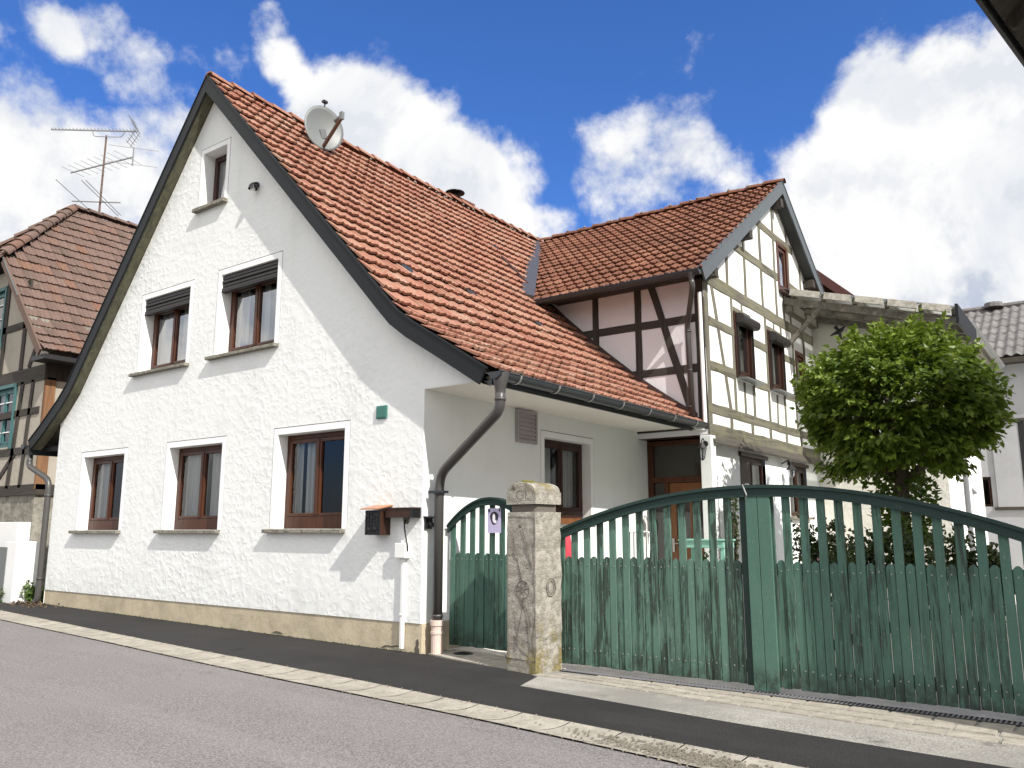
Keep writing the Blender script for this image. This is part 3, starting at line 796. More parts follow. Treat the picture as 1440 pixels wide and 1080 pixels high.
# ------------------------------------------------------------------ the half-timbered house behind
XB, YB, YB2, YR = 1.28, 5.30, 12.76, 9.03
HB = thing('half_timbered_house', 'half-timbered house with white panels and dark red tile roof behind the white house', 'house', (XB, YB, 0))
frG = lambda u, z, d: V(XB + d, u, z)      # gable, outward +X
frF = lambda u, z, d: V(u, YB - d, z)      # street-side wall, outward -Y
def roofB(y): return 8.40 - abs(y - YR) * .690
topG = [(YB, roofB(YB) - .16), (YR, roofB(YR) - .16), (YB2, roofB(YB2) - .16)]
# gable windows: (y0,y1,z0,z1,roller)
GW = [(6.62, 7.36, 4.02, 5.12, True), (8.32, 9.08, 4.04, 5.12, True), (9.20, 9.78, 6.22, 7.20, False), (10.02, 10.52, 4.10, 5.02, False), (11.55, 12.1, 4.10, 4.95, False)]
gm = MB(); wallsheet(gm, frG, topG, YB, YB2, 2.86, [(a, b, c, d) for a, b, c, d, r in GW]); gm.build('gable_wall', M['infill'], HB)
for a, b, c, d, r in GW:
    o = (a, b, c, d)
    cs = MB()
    for (p, q, s_, t_) in ((a - .05, a + .035, c - .03, d + .05), (b - .035, b + .05, c - .03, d + .05), (a + .035, b - .035, d - .03, d + .05), (a + .035, b - .035, c - .03, c + .03)):
        fbox(cs, frG, p, q, s_, t_, -.10, .035 if r else .018)
    w = sashes(frG, (a + .035, b - .035, c + .03, d - .03), -.02, HB, 'frame_dark' if r else 'frame', fw=.04, sw=.05, bot=.05, n=1, glass='glass_sky', curt=[(.02, .98)])
    cs.build('casing', M['frame_dark'] if r else M['frame'], w, bevel=.005)
    if r:
        sb = MB(); u0, u1 = a - .03, b + .05
        poly = [(.04, 0), (.15, 0), (.19, .03), (.20, .10), (.18, .15), (.12, .18), (.04, .185)]
        sb.prism([frG(u0, d - .17 + zz, dd) for dd, zz in poly], (0, u1 - u0, 0)); s1 = sb.build('roller_shutter_box', M['shutter'], w, bevel=.006)
        sb = MB(); fbox(sb, frG, u0 + .04, u1 - .05, c + .03, d - .17, .036, .05); 
        fbox(MB(), frG, u0 + .02, u0 + .05, c, d - .17, .03, .07).build('guide_rail', M['shutter'], w); fbox(MB(), frG, u1 - .07, u1 - .04, c, d - .17, .03, .07).build('guide_rail', M['shutter'], w)
        sl = MB(); sl.hexa([frG(a - .02, c - .075, .03), frG(b + .10, c - .075, .03), frG(b + .10, c - .075, .20), frG(a - .02, c - .075, .20), frG(a - .02, c - .035, .03), frG(b + .10, c - .035, .03), frG(b + .10, c - .05, .20), frG(a - .02, c - .05, .20)]); sl.build('sill', M['dish'], w)
    else:
        sl = MB(); fbox(sl, frG, a - .05, b + .05, c - .09, c - .03, 0, .09); sl.build('sill', M['frame_dark'], w, bevel=.004)
# timbers on the gable: (y,z)-(y,z), width
HT = [((5.30, 2.955), (12.70, 2.955), .19), ((5.30, 3.30), (12.70, 3.30), .15), ((5.44, 4.02), (6.55, 4.02), .155), ((7.42, 4.02), (8.26, 4.02), .155), ((9.14, 4.02), (9.95, 4.02), .15), ((10.6, 4.02), (11.5, 4.02), .15),
      ((5.44, 4.77), (6.56, 4.77), .14), ((7.43, 4.78), (8.26, 4.78), .14), ((9.14, 4.79), (9.96, 4.79), .13), ((5.30, 5.50), (12.76, 5.50), .20), ((6.55, 6.43), (9.12, 6.43), .16), ((9.85, 6.43), (11.4, 6.43), .16), ((7.84, 7.29), (10.2, 7.29), .15), ((8.70, 7.94), (9.36, 7.94), .13),
      ((6.58, 5.21), (7.40, 5.21), .09), ((8.28, 5.21), (9.10, 5.21), .09)]
VT = [((5.375, 5.52), (5.375, 2.90), .15), ((5.64, 5.40), (6.26, 3.37), .10), ((5.66, 5.90), (5.95, 5.60), .10), ((6.40, 6.45), (6.36, 5.60), .11), ((6.50, 5.40), (6.50, 3.37), .10), ((7.28, 7.02), (7.24, 5.60), .11),
      ((8.15, 7.60), (8.15, 5.60), .12), ((8.22, 5.40), (8.22, 3.37), .10), ((8.98, 8.10), (8.96, 5.60), .11), ((9.13, 5.40), (9.14, 3.37), .09), ((9.84, 7.95), (9.83, 7.36), .10), ((9.90, 7.22), (9.82, 5.60), .10), ((9.85, 5.40), (9.85, 3.37), .10),
      ((10.66, 7.2), (10.63, 5.60), .11), ((10.62, 5.40), (10.62, 3.37), .11), ((11.40, 6.7), (11.40, 5.60), .11), ((11.42, 5.40), (11.40, 3.37), .11), ((12.65, 5.40), (12.65, 2.95), .14), ((6.955, 3.94), (6.955, 3.37), .08), ((7.42, 3.94), (7.41, 3.37), .09), ((8.70, 3.94), (8.66, 3.37), .08),
      ((6.265, 3.23), (6.265, 3.05), .12), ((7.255, 3.23), (7.255, 3.05), .12), ((8.20, 3.23), (8.20, 3.05), .12), ((9.12, 3.23), (9.12, 3.05), .12), ((10.05, 3.23), (10.05, 3.05), .12), ((7.0, 5.40), (7.0, 5.25), .07), ((8.7, 5.40), (8.7, 5.25), .07), ((9.42, 6.13), (9.40, 5.6), .07)]
rn = random.Random(21)
for i, (p, q, w) in enumerate(HT + VT):
    mb = MB(); hz = i < len(HT); pr = .014 if hz else .010
    a = frG(p[0], p[1], -.02); b = frG(q[0], q[1], -.02)
    # hewn edges: split into short lengths with wandering edges
    n = max(2, int((b - a).length / .35)); d = (b - a) / n; sd = d.normalized().cross(V(1, 0, 0)).normalized()
    L_ = [a + d * k + sd * (w / 2 + rn.uniform(-.011, .011)) for k in range(n + 1)]; R_ = [a + d * k - sd * (w / 2 + rn.uniform(-.011, .011)) for k in range(n + 1)]
    o = V(.02 + pr, 0, 0)
    for k in range(n):
        mb.add([L_[k], L_[k+1], R_[k+1], R_[k], L_[k] + o, L_[k+1] + o, R_[k+1] + o, R_[k] + o], [(4, 5, 6, 7), (0, 1, 5, 4), (3, 7, 6, 2)] + ([(0, 4, 7, 3)] if k == 0 else []) + ([(1, 2, 6, 5)] if k == n-1 else []), 0, rn.random())
    mb.build('timber_beam' if hz else 'timber_post', M['timber_pale_h' if hz else 'timber_pale'], HB)
# street-side wall
fm = MB(); wallsheet(fm, frF, [(-4.6, 5.62), (XB, 5.62)], -4.6, XB, 2.86, []); fm.build('front_wall', M['infill_pink'], HB)
FT = [((-.775, 5.6), (-.762, 4.2), .115), ((.07, 5.6), (.08, 3.5), .125), ((.30, 5.6), (1.06, 3.05), .125), ((1.20, 5.6), (1.20, 2.95), .15), ((-1.85, 5.6), (-1.85, 5.0), .115)]
FH = [((-1.9, 4.805), (XB - .03, 4.80), .135), ((-.9, 3.975), (XB - .03, 3.96), .13), ((-2.6, 5.60), (XB - .0, 5.60), .20), ((-.3, 3.05), (XB - .0, 3.05), .2)]
for i, (p, q, w) in enumerate(FT + FH):
    mb = MB(); hz = i >= len(FT); pr = .010 if hz else .016
    a = frF(p[0], p[1], 0); b = frF(q[0], q[1], 0); d = b - a; sd = d.normalized().cross(V(0, 1, 0)).normalized()
    n = max(2, int(d.length / .4)); d = d / n
    L_ = [a + d * k + sd * (w / 2 + rn.uniform(-.007, .007)) for k in range(n + 1)]; R_ = [a + d * k - sd * (w / 2 + rn.uniform(-.007, .007)) for k in range(n + 1)]
    o = V(0, -pr, 0)
    for k in range(n):
        mb.add([L_[k], L_[k+1], R_[k+1], R_[k], L_[k] + o, L_[k+1] + o, R_[k+1] + o, R_[k] + o], [(4, 5, 6, 7), (0, 1, 5, 4), (3, 7, 6, 2)], 0, rn.random())
    mb.build('timber_beam' if hz else 'timber_post', M['timber_dark_h' if hz else 'timber_dark'], HB)
# stepped flashing board along the lower roof
fb = MB(); pts = []
for s_ in [k * .12 for k in range(0, 46)]:
    P, Nn = surf_right(s_, 5.28); pts.append(P + V(0, -.0, .05))
pts = [p for p in pts if -2.9 < p.x < 1.15]
for a, b in zip(pts, pts[1:]): fb.hexa([a + V(0, -.035, -.05), b + V(0, -.035, -.05), b + V(0, .02, -.05), a + V(0, .02, -.05), a + V(0, -.035, .13), b + V(0, -.035, .13), b + V(0, .02, .13), a + V(0, .02, .13)])
fb.build('flashing_board', plain('dark_red_flashing', (.055, .030, .026), .7, .2), HB)
# roof
def surfB(sign):
    sl = math.sqrt(1 + .69 ** 2); L = 4.30 * sl
    def f(s, v):
        h = s / sl; y = (YR - 4.30 + h) if sign < 0 else (YR + 4.30 - h)
        wob = .02 * mnoise.noise(V(s * .6, v * .6, 7.7)) 
        n = V(0, -.69 * (1 if sign < 0 else -1), 1) / sl
        return V(v, y, 8.40 - (4.30 - h) * .69) + n * (wob - .05), n
    return f, L
VX = XB + .25
f1, Lb = surfB(-1)
rb = MB(); tile_field(rb, lambda s, v: f1(s, VX + .02 - v), Lb, .03, 6.3, tw=.205, course=.292, seed=31, lift=.072, thick=.036, amp=1.5,
                      clip=lambda p: p.x > -4.95 + max(0, (8.4 - p.z)) * .92 - .1)
rB = rb.build('roof', M['tile_brown'], HB)
f2, Lb = surfB(1)
rb = MB(); tile_field(rb, lambda s, v: f2(s, VX - 6.3 + v), Lb, 0, 6.28, tw=.41, course=.292, seed=33); rb.build('roof', M['tile_brown'], HB)
dkb = MB(); h = .12
dkb.add([(VX - .02, YR - 4.25, roofB(YR - 4.25) - h), (VX - .02, YR, 8.40 - h), (-4.6, YR, 8.40 - h), (-1.75, YR - 4.25, roofB(YR - 4.25) - h)], [(0, 1, 2, 3)])
dkb.add([(VX - .02, YR + 4.25, roofB(YR + 4.25) - h), (VX - .02, YR, 8.40 - h), (-4.6, YR, 8.40 - h), (-4.6, YR + 4.25, roofB(YR + 4.25) - h)], [(0, 1, 2, 3)])
dkb.build('roof_decking', M['wood_grey'], HB)
rg = MB(); ridge_tiles(rg, (-4.45, YR, 8.40), (VX + .01, YR, 8.40), .10, .37, 13); rg.build('ridge', M['tile_brown'], rB)
mo = MB(); rn = random.Random(4)
for k in range(26):
    x = lerp(-4.4, VX - .1, (k + .5) / 26) + rn.uniform(-.05, .05); r = rn.uniform(.022, .045)
    mo.lathe((x, YR - .07 + rn.uniform(-.02, .03), 8.475 + rn.uniform(-.02, .02)), [(.001, -r), (r, -r*.3), (r*.8, r*.5), (.001, r)], 6)
mo.build('mortar_bedding', M['mortar'], rB)['kind'] = 'stuff'
# verge boards of the gable
vb = MB(); so_ = MB()
for sg in (-1, 1):
    e = V(VX, YR + sg * 4.33, roofB(YR + 4.33) + .0); a = V(VX, YR, 8.40 + .0)
    nrm = V(0, sg * .69, 1).normalized()
    for (x0, x1, t0, t1) in ((VX - .03, VX, -.20, .02), (VX - .07, VX + .012, .02, .038)):
        vb.hexa([V(x0, e.y, e.z) + nrm * t0, V(x1, e.y, e.z) + nrm * t0, V(x1, a.y, a.z + t0 * 1.215), V(x0, a.y, a.z + t0 * 1.215), V(x0, e.y, e.z) + nrm * t1, V(x1, e.y, e.z) + nrm * t1, V(x1, a.y, a.z + t1 * 1.215), V(x0, a.y, a.z + t1 * 1.215)])
    so_.add([V(VX - .028, e.y, e.z) + nrm * -.165, V(VX - .028, a.y, a.z - .165 * 1.215), V(XB - .01, a.y, a.z - .165 * 1.215), V(XB - .01, e.y, e.z) + nrm * -.165], [(0, 1, 2, 3)])
vb.build('verge_board', plain('grey_verge_metal', (.075, .088, .094), .5, .15, 4), HB)
so_.build('verge_soffit', plain('dark_grey_soffit', (.05, .052, .05), .8, .2), HB)
# purlin ends
for (y, z) in ((YR, 8.05), (7.1, 6.8), (10.95, 6.8), (5.35, 5.62)): MB().box(XB, VX - .03, y - .08, y + .08, z - .17, z).build('purlin_end', M['timber_dark'], HB)
# eave: soffit board, gutter, pipes
eb = MB(); eb.box(-1.55, VX - .04, YR - 4.27, YB - .01, 5.44, 5.47); eb.box(-1.75, VX - .03, YR - 4.30, YR - 4.275, 5.33, 5.45); eb.build('eave_soffit', M['timber_dark_h'], HB)
gutter((-1.78, YR - 4.37, 5.40), (VX - .02, YR - 4.37, 5.385), .068, (0, -1, 0), HB, 0)
dp = MB(); yy = YR - 4.37
dp.lathe((1.36, yy, 5.24), [(.045, 0), (.05, .04), (.075, .12)], 12)
dp.tube(smooth_path([(1.36, yy, 5.27), (1.36, yy + .02, 5.12), (1.02, 5.20, 4.66), (1.05, 5.20, 3.16)], .14), .045, 12)
for z in (4.55, 3.9, 3.3): dp.tube([(1.03, 5.20, z), (1.03, 5.20, z + .025)], .052, 12)
dp.build('downpipe', M['pipe'], HB, smooth=True)
dp = MB(); dp.tube(smooth_path([(1.235, 5.235, 5.2), (1.245, 5.235, 2.99), (1.06, 5.22, 2.99)], .05), .033, 10); dp.box(1.10, 1.22, 5.17, 5.26, 2.93, 3.05); dp.build('white_pipe', M['white_pl'], HB, smooth=False)
# ground storey
g0 = MB(); LWIN = [(6.70, 7.98, 1.62, 2.62), (9.30, 10.45, 1.62, 2.62)]
frL = lambda u, z, d: V(XB - .06 + d, u, z)
wallsheet(g0, frL, [(5.38, 2.86), (YB2, 2.86)], 5.38, YB2, 0, LWIN); g0.build('ground_floor_wall', M['stucco_side'], HB)
for (a, b, c, d) in LWIN:
    w = sashes(frL, (a, b, c, d), -.05, HB, 'frame_dark', fw=.05, sw=.05, bot=.06, curt=[(.02, .48), (.52, .98)])
    sill(frL, a - .05, b + .05, c, w)
    hd = MB(); fbox(hd, frL, a - .04, b + .04, d, d + .07, -.04, .05); hd.build('lintel', M['frame_dark'], w)
db = MB(); db.prism([(XB - .05, 5.28, 2.86), (XB - .05, 5.28, 2.74), (XB + .10, 5.28, 2.70), (XB + .11, 5.28, 2.73), (XB + .02, 5.28, 2.86)], (0, 7.4, 0)); db.build('drip_board', M['plank_grey'], HB)
pp = MB(); pp.box(1.155, 1.345, 5.20, 5.385, 0, 2.84); pp.build('porch_pillar', M['stucco_side'], HB, bevel=.01)
bm = MB(); bm.box(-.02, 1.155, 5.32, 5.60, 2.86, 3.0); bm.build('porch_beam', M['frame_dark'], HB)
# porch: glazed timber entrance
YD = 5.65; frD = lambda u, z, d: V(u, YD - d, z)
ds = MB(); x0, x1 = .01, 1.22
for (a, b, c, d) in ((x0, x0 + .09, .1, 2.84), (x0 + .09, x1, 2.76, 2.84), (x0 + .09, x1, 2.14, 2.23), (x0 + .30, x0 + .37, .1, 2.14), (x1 - .08, x1, .1, 2.14), (x0 + .09, x0 + .30, .1, .45)):
    fbox(ds, frD, a, b, c, d, -.06, .03)
fr_ = ds.build('entrance_screen', M['frame'], HB, bevel=.006)
for (a, b, c, d) in ((x0 + .09, x1, 2.23, 2.76), (x0 + .09, x0 + .30, .45, 2.14)): MB().add([frD(a, c, -.02), frD(b, c, -.02), frD(b, d, -.02), frD(a, d, -.02)], [(0, 1, 2, 3)]).build('pane', M['glass'], fr_)
dm_ = MB(); a0, a1 = x0 + .37, x1 - .08
for (a, b, c, d) in ((a0, a0 + .12, .1, 2.13), (a1 - .12, a1, .1, 2.13), (a0 + .12, a1 - .12, 1.98, 2.13), (a0 + .12, a1 - .12, .95, 1.10), (a0 + .12, a1 - .12, .1, .95), (a0 + .36, a0 + .40, 1.10, 1.98)): fbox(dm_, frD, a, b, c, d, -.055, .0)
dr = dm_.build('door', M['frame_orange'], HB, bevel=.006)
MB().add([frD(a0, 1.1, -.03), frD(a1, 1.1, -.03), frD(a1, 1.98, -.03), frD(a0, 1.98, -.03)], [(0, 1, 2, 3)]).build('pane', M['glass'], dr)
hb = MB(); hb.box(a0 + .035, a0 + .075, YD - .02, YD, 1.0, 1.22); hb.tube([(a0 + .055, YD - .005, 1.14), (a0 + .055, YD - .06, 1.14), (a0 + .17, YD - .06, 1.14)], .011, 8); hb.build('handle', M['steel'], dr)
rm = MB(); rm.box(.0, 1.2, YD + .06, YD + 1.6, .05, 2.84)
rm.f = [f for f in rm.f]; rm.build('hall', M['room'], HB)
om = MB(); om.add([(-4.6, YB2, 2.8), (XB, YB2, 2.8), (XB, YB2, 5.7), (-4.6, YB2, 5.7)], [(0, 1, 2, 3)]); om.add([(-4.6, YB2, 0), (XB - .06, YB2, 0), (XB - .06, YB2, 2.8), (-4.6, YB2, 2.8)], [(0, 1, 2, 3)]); om.build('rear_wall', M['infill'], HB)

# lantern on the porch pillar and lamp under the drip board
t = thing('porch_lantern', 'dark carriage lantern on the pale porch pillar of the timbered house', 'lantern', (1.25, 5.2, 2.62))
m_ = MB(); m_.lathe((1.25, 5.195, 2.70), [(.05, 0), (.045, .015), (0, .018)], 10, axis=(0, -1, 0)); m_.tube(smooth_path([(1.25, 5.2, 2.66), (1.25, 5.12, 2.78), (1.25, 5.06, 2.76), (1.25, 5.06, 2.71)], .05), .010, 6); m_.build('bracket', M['iron'], t)
m_ = MB(); m_.lathe((1.25, 5.06, 2.62), [(.085, 0), (.06, .03), (.03, .07), (.012, .10), (.012, .11)], 6); m_.lathe((1.25, 5.06, 2.44), [(.0, -.02), (.02, 0), (.035, .015)], 6)
for k in range(6): th = k * math.pi / 3; m_.tube([(1.25 + .033*math.cos(th), 5.06 + .033*math.sin(th), 2.45), (1.25 + .068*math.cos(th), 5.06 + .068*math.sin(th), 2.62)], .006, 4)
m_.build('lantern_cage', M['iron'], t)
m_ = MB(); m_.lathe((1.25, 5.06, 2.45), [(.03, 0), (.064, .168)], 6); m_.build('glass', M['lampglass'], t)
t = thing('wall_lantern', 'small black lantern on the shaded ground floor wall under the drip board', 'lantern', (XB, 9.0, 2.5))
m_ = MB(); m_.tube(smooth_path([(XB - .06, 8.9, 2.62), (XB + .1, 8.9, 2.70), (XB + .12, 8.9, 2.6)], .05), .012, 6); m_.lathe((XB + .12, 8.9, 2.50), [(.10, 0), (.07, .04), (.02, .10), (0, .11)], 8); m_.build('bracket', M['iron'], t)
m_ = MB(); m_.lathe((XB + .12, 8.9, 2.34), [(.03, 0), (.06, .05), (.065, .16)], 8); m_.build('glass', M['lampglass'], t)
# ------------------------------------------------------------------ pillar, gates
PIL = thing('gate_pillar', 'weathered carved stone gate pillar with mossy cap beside the pavement', 'gate pillar', (1.6, -.03, 0))
ra = math.radians(-6); pu = V(math.cos(ra), math.sin(ra), 0); pv = V(-math.sin(ra), math.cos(ra), 0); p0 = V(1.388, -.262, 0)
PW, PD = .415, .40
def pp_(u, v, z): return p0 + pu * u + pv * v + V(0, 0, z)
rn = random.Random(8)
def slab(mb, u0, u1, v0, v1, z0, z1, nz=14, jit=.006, ch=.025):
    """roughly dressed stone block with chamfered, chipped arrises"""
    prof = [(u0 + ch, v0), (u1 - ch, v0), (u1, v0 + ch), (u1, v1 - ch), (u1 - ch, v1), (u0 + ch, v1), (u0, v1 - ch), (u0, v0 + ch)]
    n = len(prof); vs = []
    for i in range(nz + 1):
        z = lerp(z0, z1, i / nz)
        for (u, v) in prof:
            j = rn.uniform(-jit, jit); k = rn.uniform(-jit, jit)
            if rn.random() < .05: j -= .012
            vs.append(pp_(u + (j if u > (u0+u1)/2 else -j), v + (k if v > (v0+v1)/2 else -k), z))
    fs = [(i*n+k, i*n+(k+1) % n, (i+1)*n+(k+1) % n, (i+1)*n+k) for i in range(nz) for k in range(n)]
    fs.append(tuple(range(n))[::-1]); fs.append(tuple(nz*n + k for k in range(n)))
    mb.add(vs, fs)
m_ = MB(); slab(m_, 0, PW, 0, PD, -.05, 1.535, 18); m_.build('shaft', M['pillar'], PIL, smooth=False)
m_ = MB(); slab(m_, .035, PW - .035, .035, PD - .035, 1.53, 1.615, 2, .003); m_.build('neck', M['engrave'], PIL)
m_ = MB(); N = 12; prof = []
for k in range(N + 1):
    th = math.pi * k / N; prof.append((PW/2 - .005 - math.cos(th) * (PW/2 - .01), 1.735 + .10 * math.sin(th) ** .8))
poly = [(.0, 1.612), (.0, 1.735)] + prof + [(PW - .005, 1.735), (PW - .005, 1.612)]
cap = []; segs = [0, .02, .30, .325, .35, PD - .02, PD]
for si, v in enumerate(segs):
    sc_ = .955 if si in (0, len(segs) - 1) else (.95 if si == 3 else 1.0)
    for (u, z) in poly: cap.append(pp_(PW/2 + (u - PW/2) * sc_ + rn.uniform(-.003, .003), v, 1.612 + (z - 1.612) * (sc_ if z > 1.65 else 1) + rn.uniform(-.003, .003)))
n = len(poly)
fs = [(i*n+k, i*n+(k+1) % n, (i+1)*n+(k+1) % n, (i+1)*n+k) for i in range(len(segs)-1) for k in range(n)] + [tuple(range(n))[::-1], tuple((len(segs)-1)*n + k for k in range(n))]
m_.add(cap, fs); cp = m_.build('cap', M['pillar'], PIL)
# carved lines on the faces
e = MB()
def fl(pts, r=.005, face='f'):
    r *= .62
    q = [pp_(a, -.004, b) if face == 'f' else pp_(PW + .004, a, b) for a, b in pts]; e.tube(q, r, 5)
fl([(.035, .12), (.035, 1.49), (.395, 1.49), (.395, .12), (.035, .12)], .0045)
cx_, cz_ = .235, .78
fl([(cx_ + .085*math.cos(t*math.pi/12), cz_ + .085*math.sin(t*math.pi/12)) for t in range(25)], .006)
fl([(cx_ + .022*math.cos(t*math.pi/6), cz_ + .022*math.sin(t*math.pi/6)) for t in range(13)], .004)
for k in range(8): a = k * math.pi / 4 + .2; fl([(cx_ + .022*math.cos(a), cz_ + .022*math.sin(a)), (cx_ + .083*math.cos(a), cz_ + .083*math.sin(a))], .0045)
fl([(cx_, .69), (cx_ - .02, .62), (cx_ + .03, .62), (cx_, .69)], .005); fl([(.11, 1.28), (.17, 1.05), (.225, .87)], .005); fl([(.20, 1.36), (.30, 1.16), (.36, .98)], .005)
fl([(.23, 1.37), (.34, 1.12)], .003); fl([(.23, .61), (.17, .36), (.14, .20)], .005); fl([(.25, .61), (.32, .40), (.37, .22)], .005); fl([(.10, .55), (.16, .40)], .004); fl([(.28, .60), (.35, .44)], .003); fl([(.12, .34), (.3, .16)], .004)
fl([(.21 + .07*math.cos(t*math.pi/10), .80 + .085*math.sin(t*math.pi/10)) for t in range(21)], .006, 's')
fl([(.21 + .045*math.cos(t*math.pi/10), .80 + .06*math.sin(t*math.pi/10)) for t in range(21)], .004, 's')
for (a, b) in ((.20, 1.40), (.02, .13)): 
    q = pp_(a, -.004, b); e.lathe(q, [(.022, 0), (.014, .006), (0, .008)], 8, axis=-pv)
e.build('carving', M['engrave'], PIL)
e = MB()
def fl2(pts, r=.006): e.tube([pp_(a, .004, b) for a, b in pts], r, 5)
fl2([(.05, 1.645), (.05, 1.72)] + [(PW/2 - .005 - math.cos(math.pi*k/10)*(.165), 1.725 + .065*math.sin(math.pi*k/10)) for k in range(11)] + [(.375, 1.645), (.05, 1.645)], .005)
fl2([(.20 + .05*math.cos(a), 1.705 + .042*math.sin(a)) for a in [math.radians(x) for x in range(40, 330, 24)]] + [(.245, 1.70), (.215, 1.70)], .0065)
fl2([(.275, 1.75), (.275, 1.665), (.345, 1.665)], .0065)
e.lathe(pp_(.115, .008, 1.78), [(.035, 0), (.02, .012), (0, .015)], 8, axis=-pv)
e.build('carved_letters', M['engrave'], cp)
m_ = MB()
for k in range(70):
    a, b = rn.gauss(.20, .05), rn.gauss(.12, .06); r = rn.uniform(.008, .02)
    m_.lathe(pp_(a, b, 1.838 + rn.uniform(-.012, .02) - abs(a - .21) * .25), [(.001, -r), (r, 0), (.001, r)], 5)
m_.build('moss', M['fern'], PIL)

def board(mb, x0, x1, y0, y1, z0, ztop, shape, rn):
    """one gate board; shape 'point' or 'flat'"""
    lean = rn.uniform(-.004, .004); dy = rn.uniform(-.003, .003); xm = (x0 + x1) / 2; z0 += rn.uniform(-.006, .006)
    if shape == 'point': poly = [(x0, z0), (x1, z0), (x1 + lean, ztop - .03), (x1 - (x1-x0)*.25 + lean, ztop - .008), (xm + lean, ztop), (x0 + (x1-x0)*.25 + lean, ztop - .008), (x0 + lean, ztop - .03)]
    else: poly = [(x0, z0), (x1, z0), (x1 + lean, ztop(x1)), (x0 + lean, ztop(x0))]
    mb.prism([(a, y0 + dy, b) for a, b in poly], (0, y1 - y0, 0), 0, rn.random())

GY = .135
def arch(x): return 1.733 - .0935 * (x - 3.83) ** 2
def gate_leaf(name, label, x0, x1, mat, seed, hinge_left):
    t = thing(name, label, 'gate leaf', ((x0 if hinge_left else x1), GY, 0), 'leaves of the green courtyard gate')
    rn = random.Random(seed)
    n = int(round((x1 - x0) / .0735)); w = (x1 - x0) / n
    for k in range(n):
        a, b = x0 + k * w + .0025, x0 + (k + 1) * w - .0025
        tall = (k % 2 == 0)
        mb = MB()
        if tall: board(mb, a, b, GY - .012, GY + .012, .055, lambda x: arch(x) - .02, 'flat', rn)
        else: board(mb, a, b, GY - .004, GY + .018, .055, 1.10 + rn.uniform(-.006, .006), 'point', rn)
        o = mb.build('picket' if tall else 'board', M[mat], t, bevel=.0025)
        for z in (.20, 1.02):
            nb = MB(); nb.lathe(((a + b) / 2 + rn.uniform(-.012, .012), GY - (.012 if tall else .004), z + rn.uniform(-.01, .01)), [(.007, -.001), (.006, .003), (0, .004)], 6, axis=(0, -1, 0))
            nb.build('nail', M['steel'], o)
    K = 28; xa, xb = (x0 - .01, 3.768) if hinge_left else (3.772, x1)
    for nm, y0, y1, d0, d1, mt in (('arched_rail', GY - .055, GY - .0135, -.088, -.012, 'gate_rail'), ('rail_cap', GY - .075, GY + .035, -.012, .016, 'gate_rail')):
        mb = MB()
        for k in range(K):
            a, b = lerp(xa, xb, k / K), lerp(xa, xb, (k + 1) / K)
            mb.hexa([(a, y0, arch(a) + d0), (b, y0, arch(b) + d0), (b, y1, arch(b) + d0), (a, y1, arch(a) + d0), (a, y0, arch(a) + d1), (b, y0, arch(b) + d1), (b, y1, arch(b) + d1), (a, y1, arch(a) + d1)])
        mb.build(nm, M[mt], t)
    for z in (.20, 1.02):
        MB().box(x0 + .005, x1 - .005, GY + .0185, GY + .06, z - .05, z + .05).build('back_rail', M['gate_rail'], t)
    MB().beam((x0 + .05, GY + .08, .26), (x1 - .05, GY + .08, .97), .035, .08).build('diagonal_brace', M['gate_rail'], t)
    return t
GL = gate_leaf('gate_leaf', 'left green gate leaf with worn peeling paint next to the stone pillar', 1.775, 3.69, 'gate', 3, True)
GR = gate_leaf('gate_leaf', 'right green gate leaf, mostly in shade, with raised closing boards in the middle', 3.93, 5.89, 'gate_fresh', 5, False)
cb = MB(); cb.box(3.70, 3.765, GY - .012, GY + .03, .05, arch(3.73) - .02, 0, .9); cb.build('meeting_stile', M['gate_rail'], GL)
for (a, b) in ((3.768, 3.872), (3.876, 3.985)):
    c = MB(); c.box(a, b, GY - .050, GY - .022, .02, arch(3.87) - .03, 0, .15); o = c.build('closing_board', M['gate_fresh'], GR, bevel=.004)
c = MB(); c.box(3.80, 3.93, GY - .021, GY + .03, .03, arch(3.87) - .03, 0, .5); c.build('closing_batten', M['gate_rail'], GR)
c = MB(); c.tube([(3.76, GY - .07, arch(3.8) + .02), (3.80, GY - .09, 1.66), (3.775, GY - .055, 1.62)], .006, 5); c.tube([(3.80 + .02*math.cos(a), GY - .07, 1.745 + .012*math.sin(a)) for a in [k*.7 for k in range(10)]], .005, 5); c.build('wire_loop', M['steel'], GR)
# hinge post by the neighbour
gp = thing('gate_post', 'dark iron post carrying the right end of the green gate', 'gate post', (5.96, GY, 0))
m_ = MB(); m_.box(5.92, 6.02, GY - .05, GY + .05, 0, 1.45); m_.build('post', M['iron'], gp, bevel=.006)
m_ = MB(); m_.box(5.88, 5.93, GY + .02, GY + .05, .95, 1.05); m_.box(5.88, 5.93, GY + .02, GY + .05, .2, .3); m_.build('hinge', M['iron'], gp)

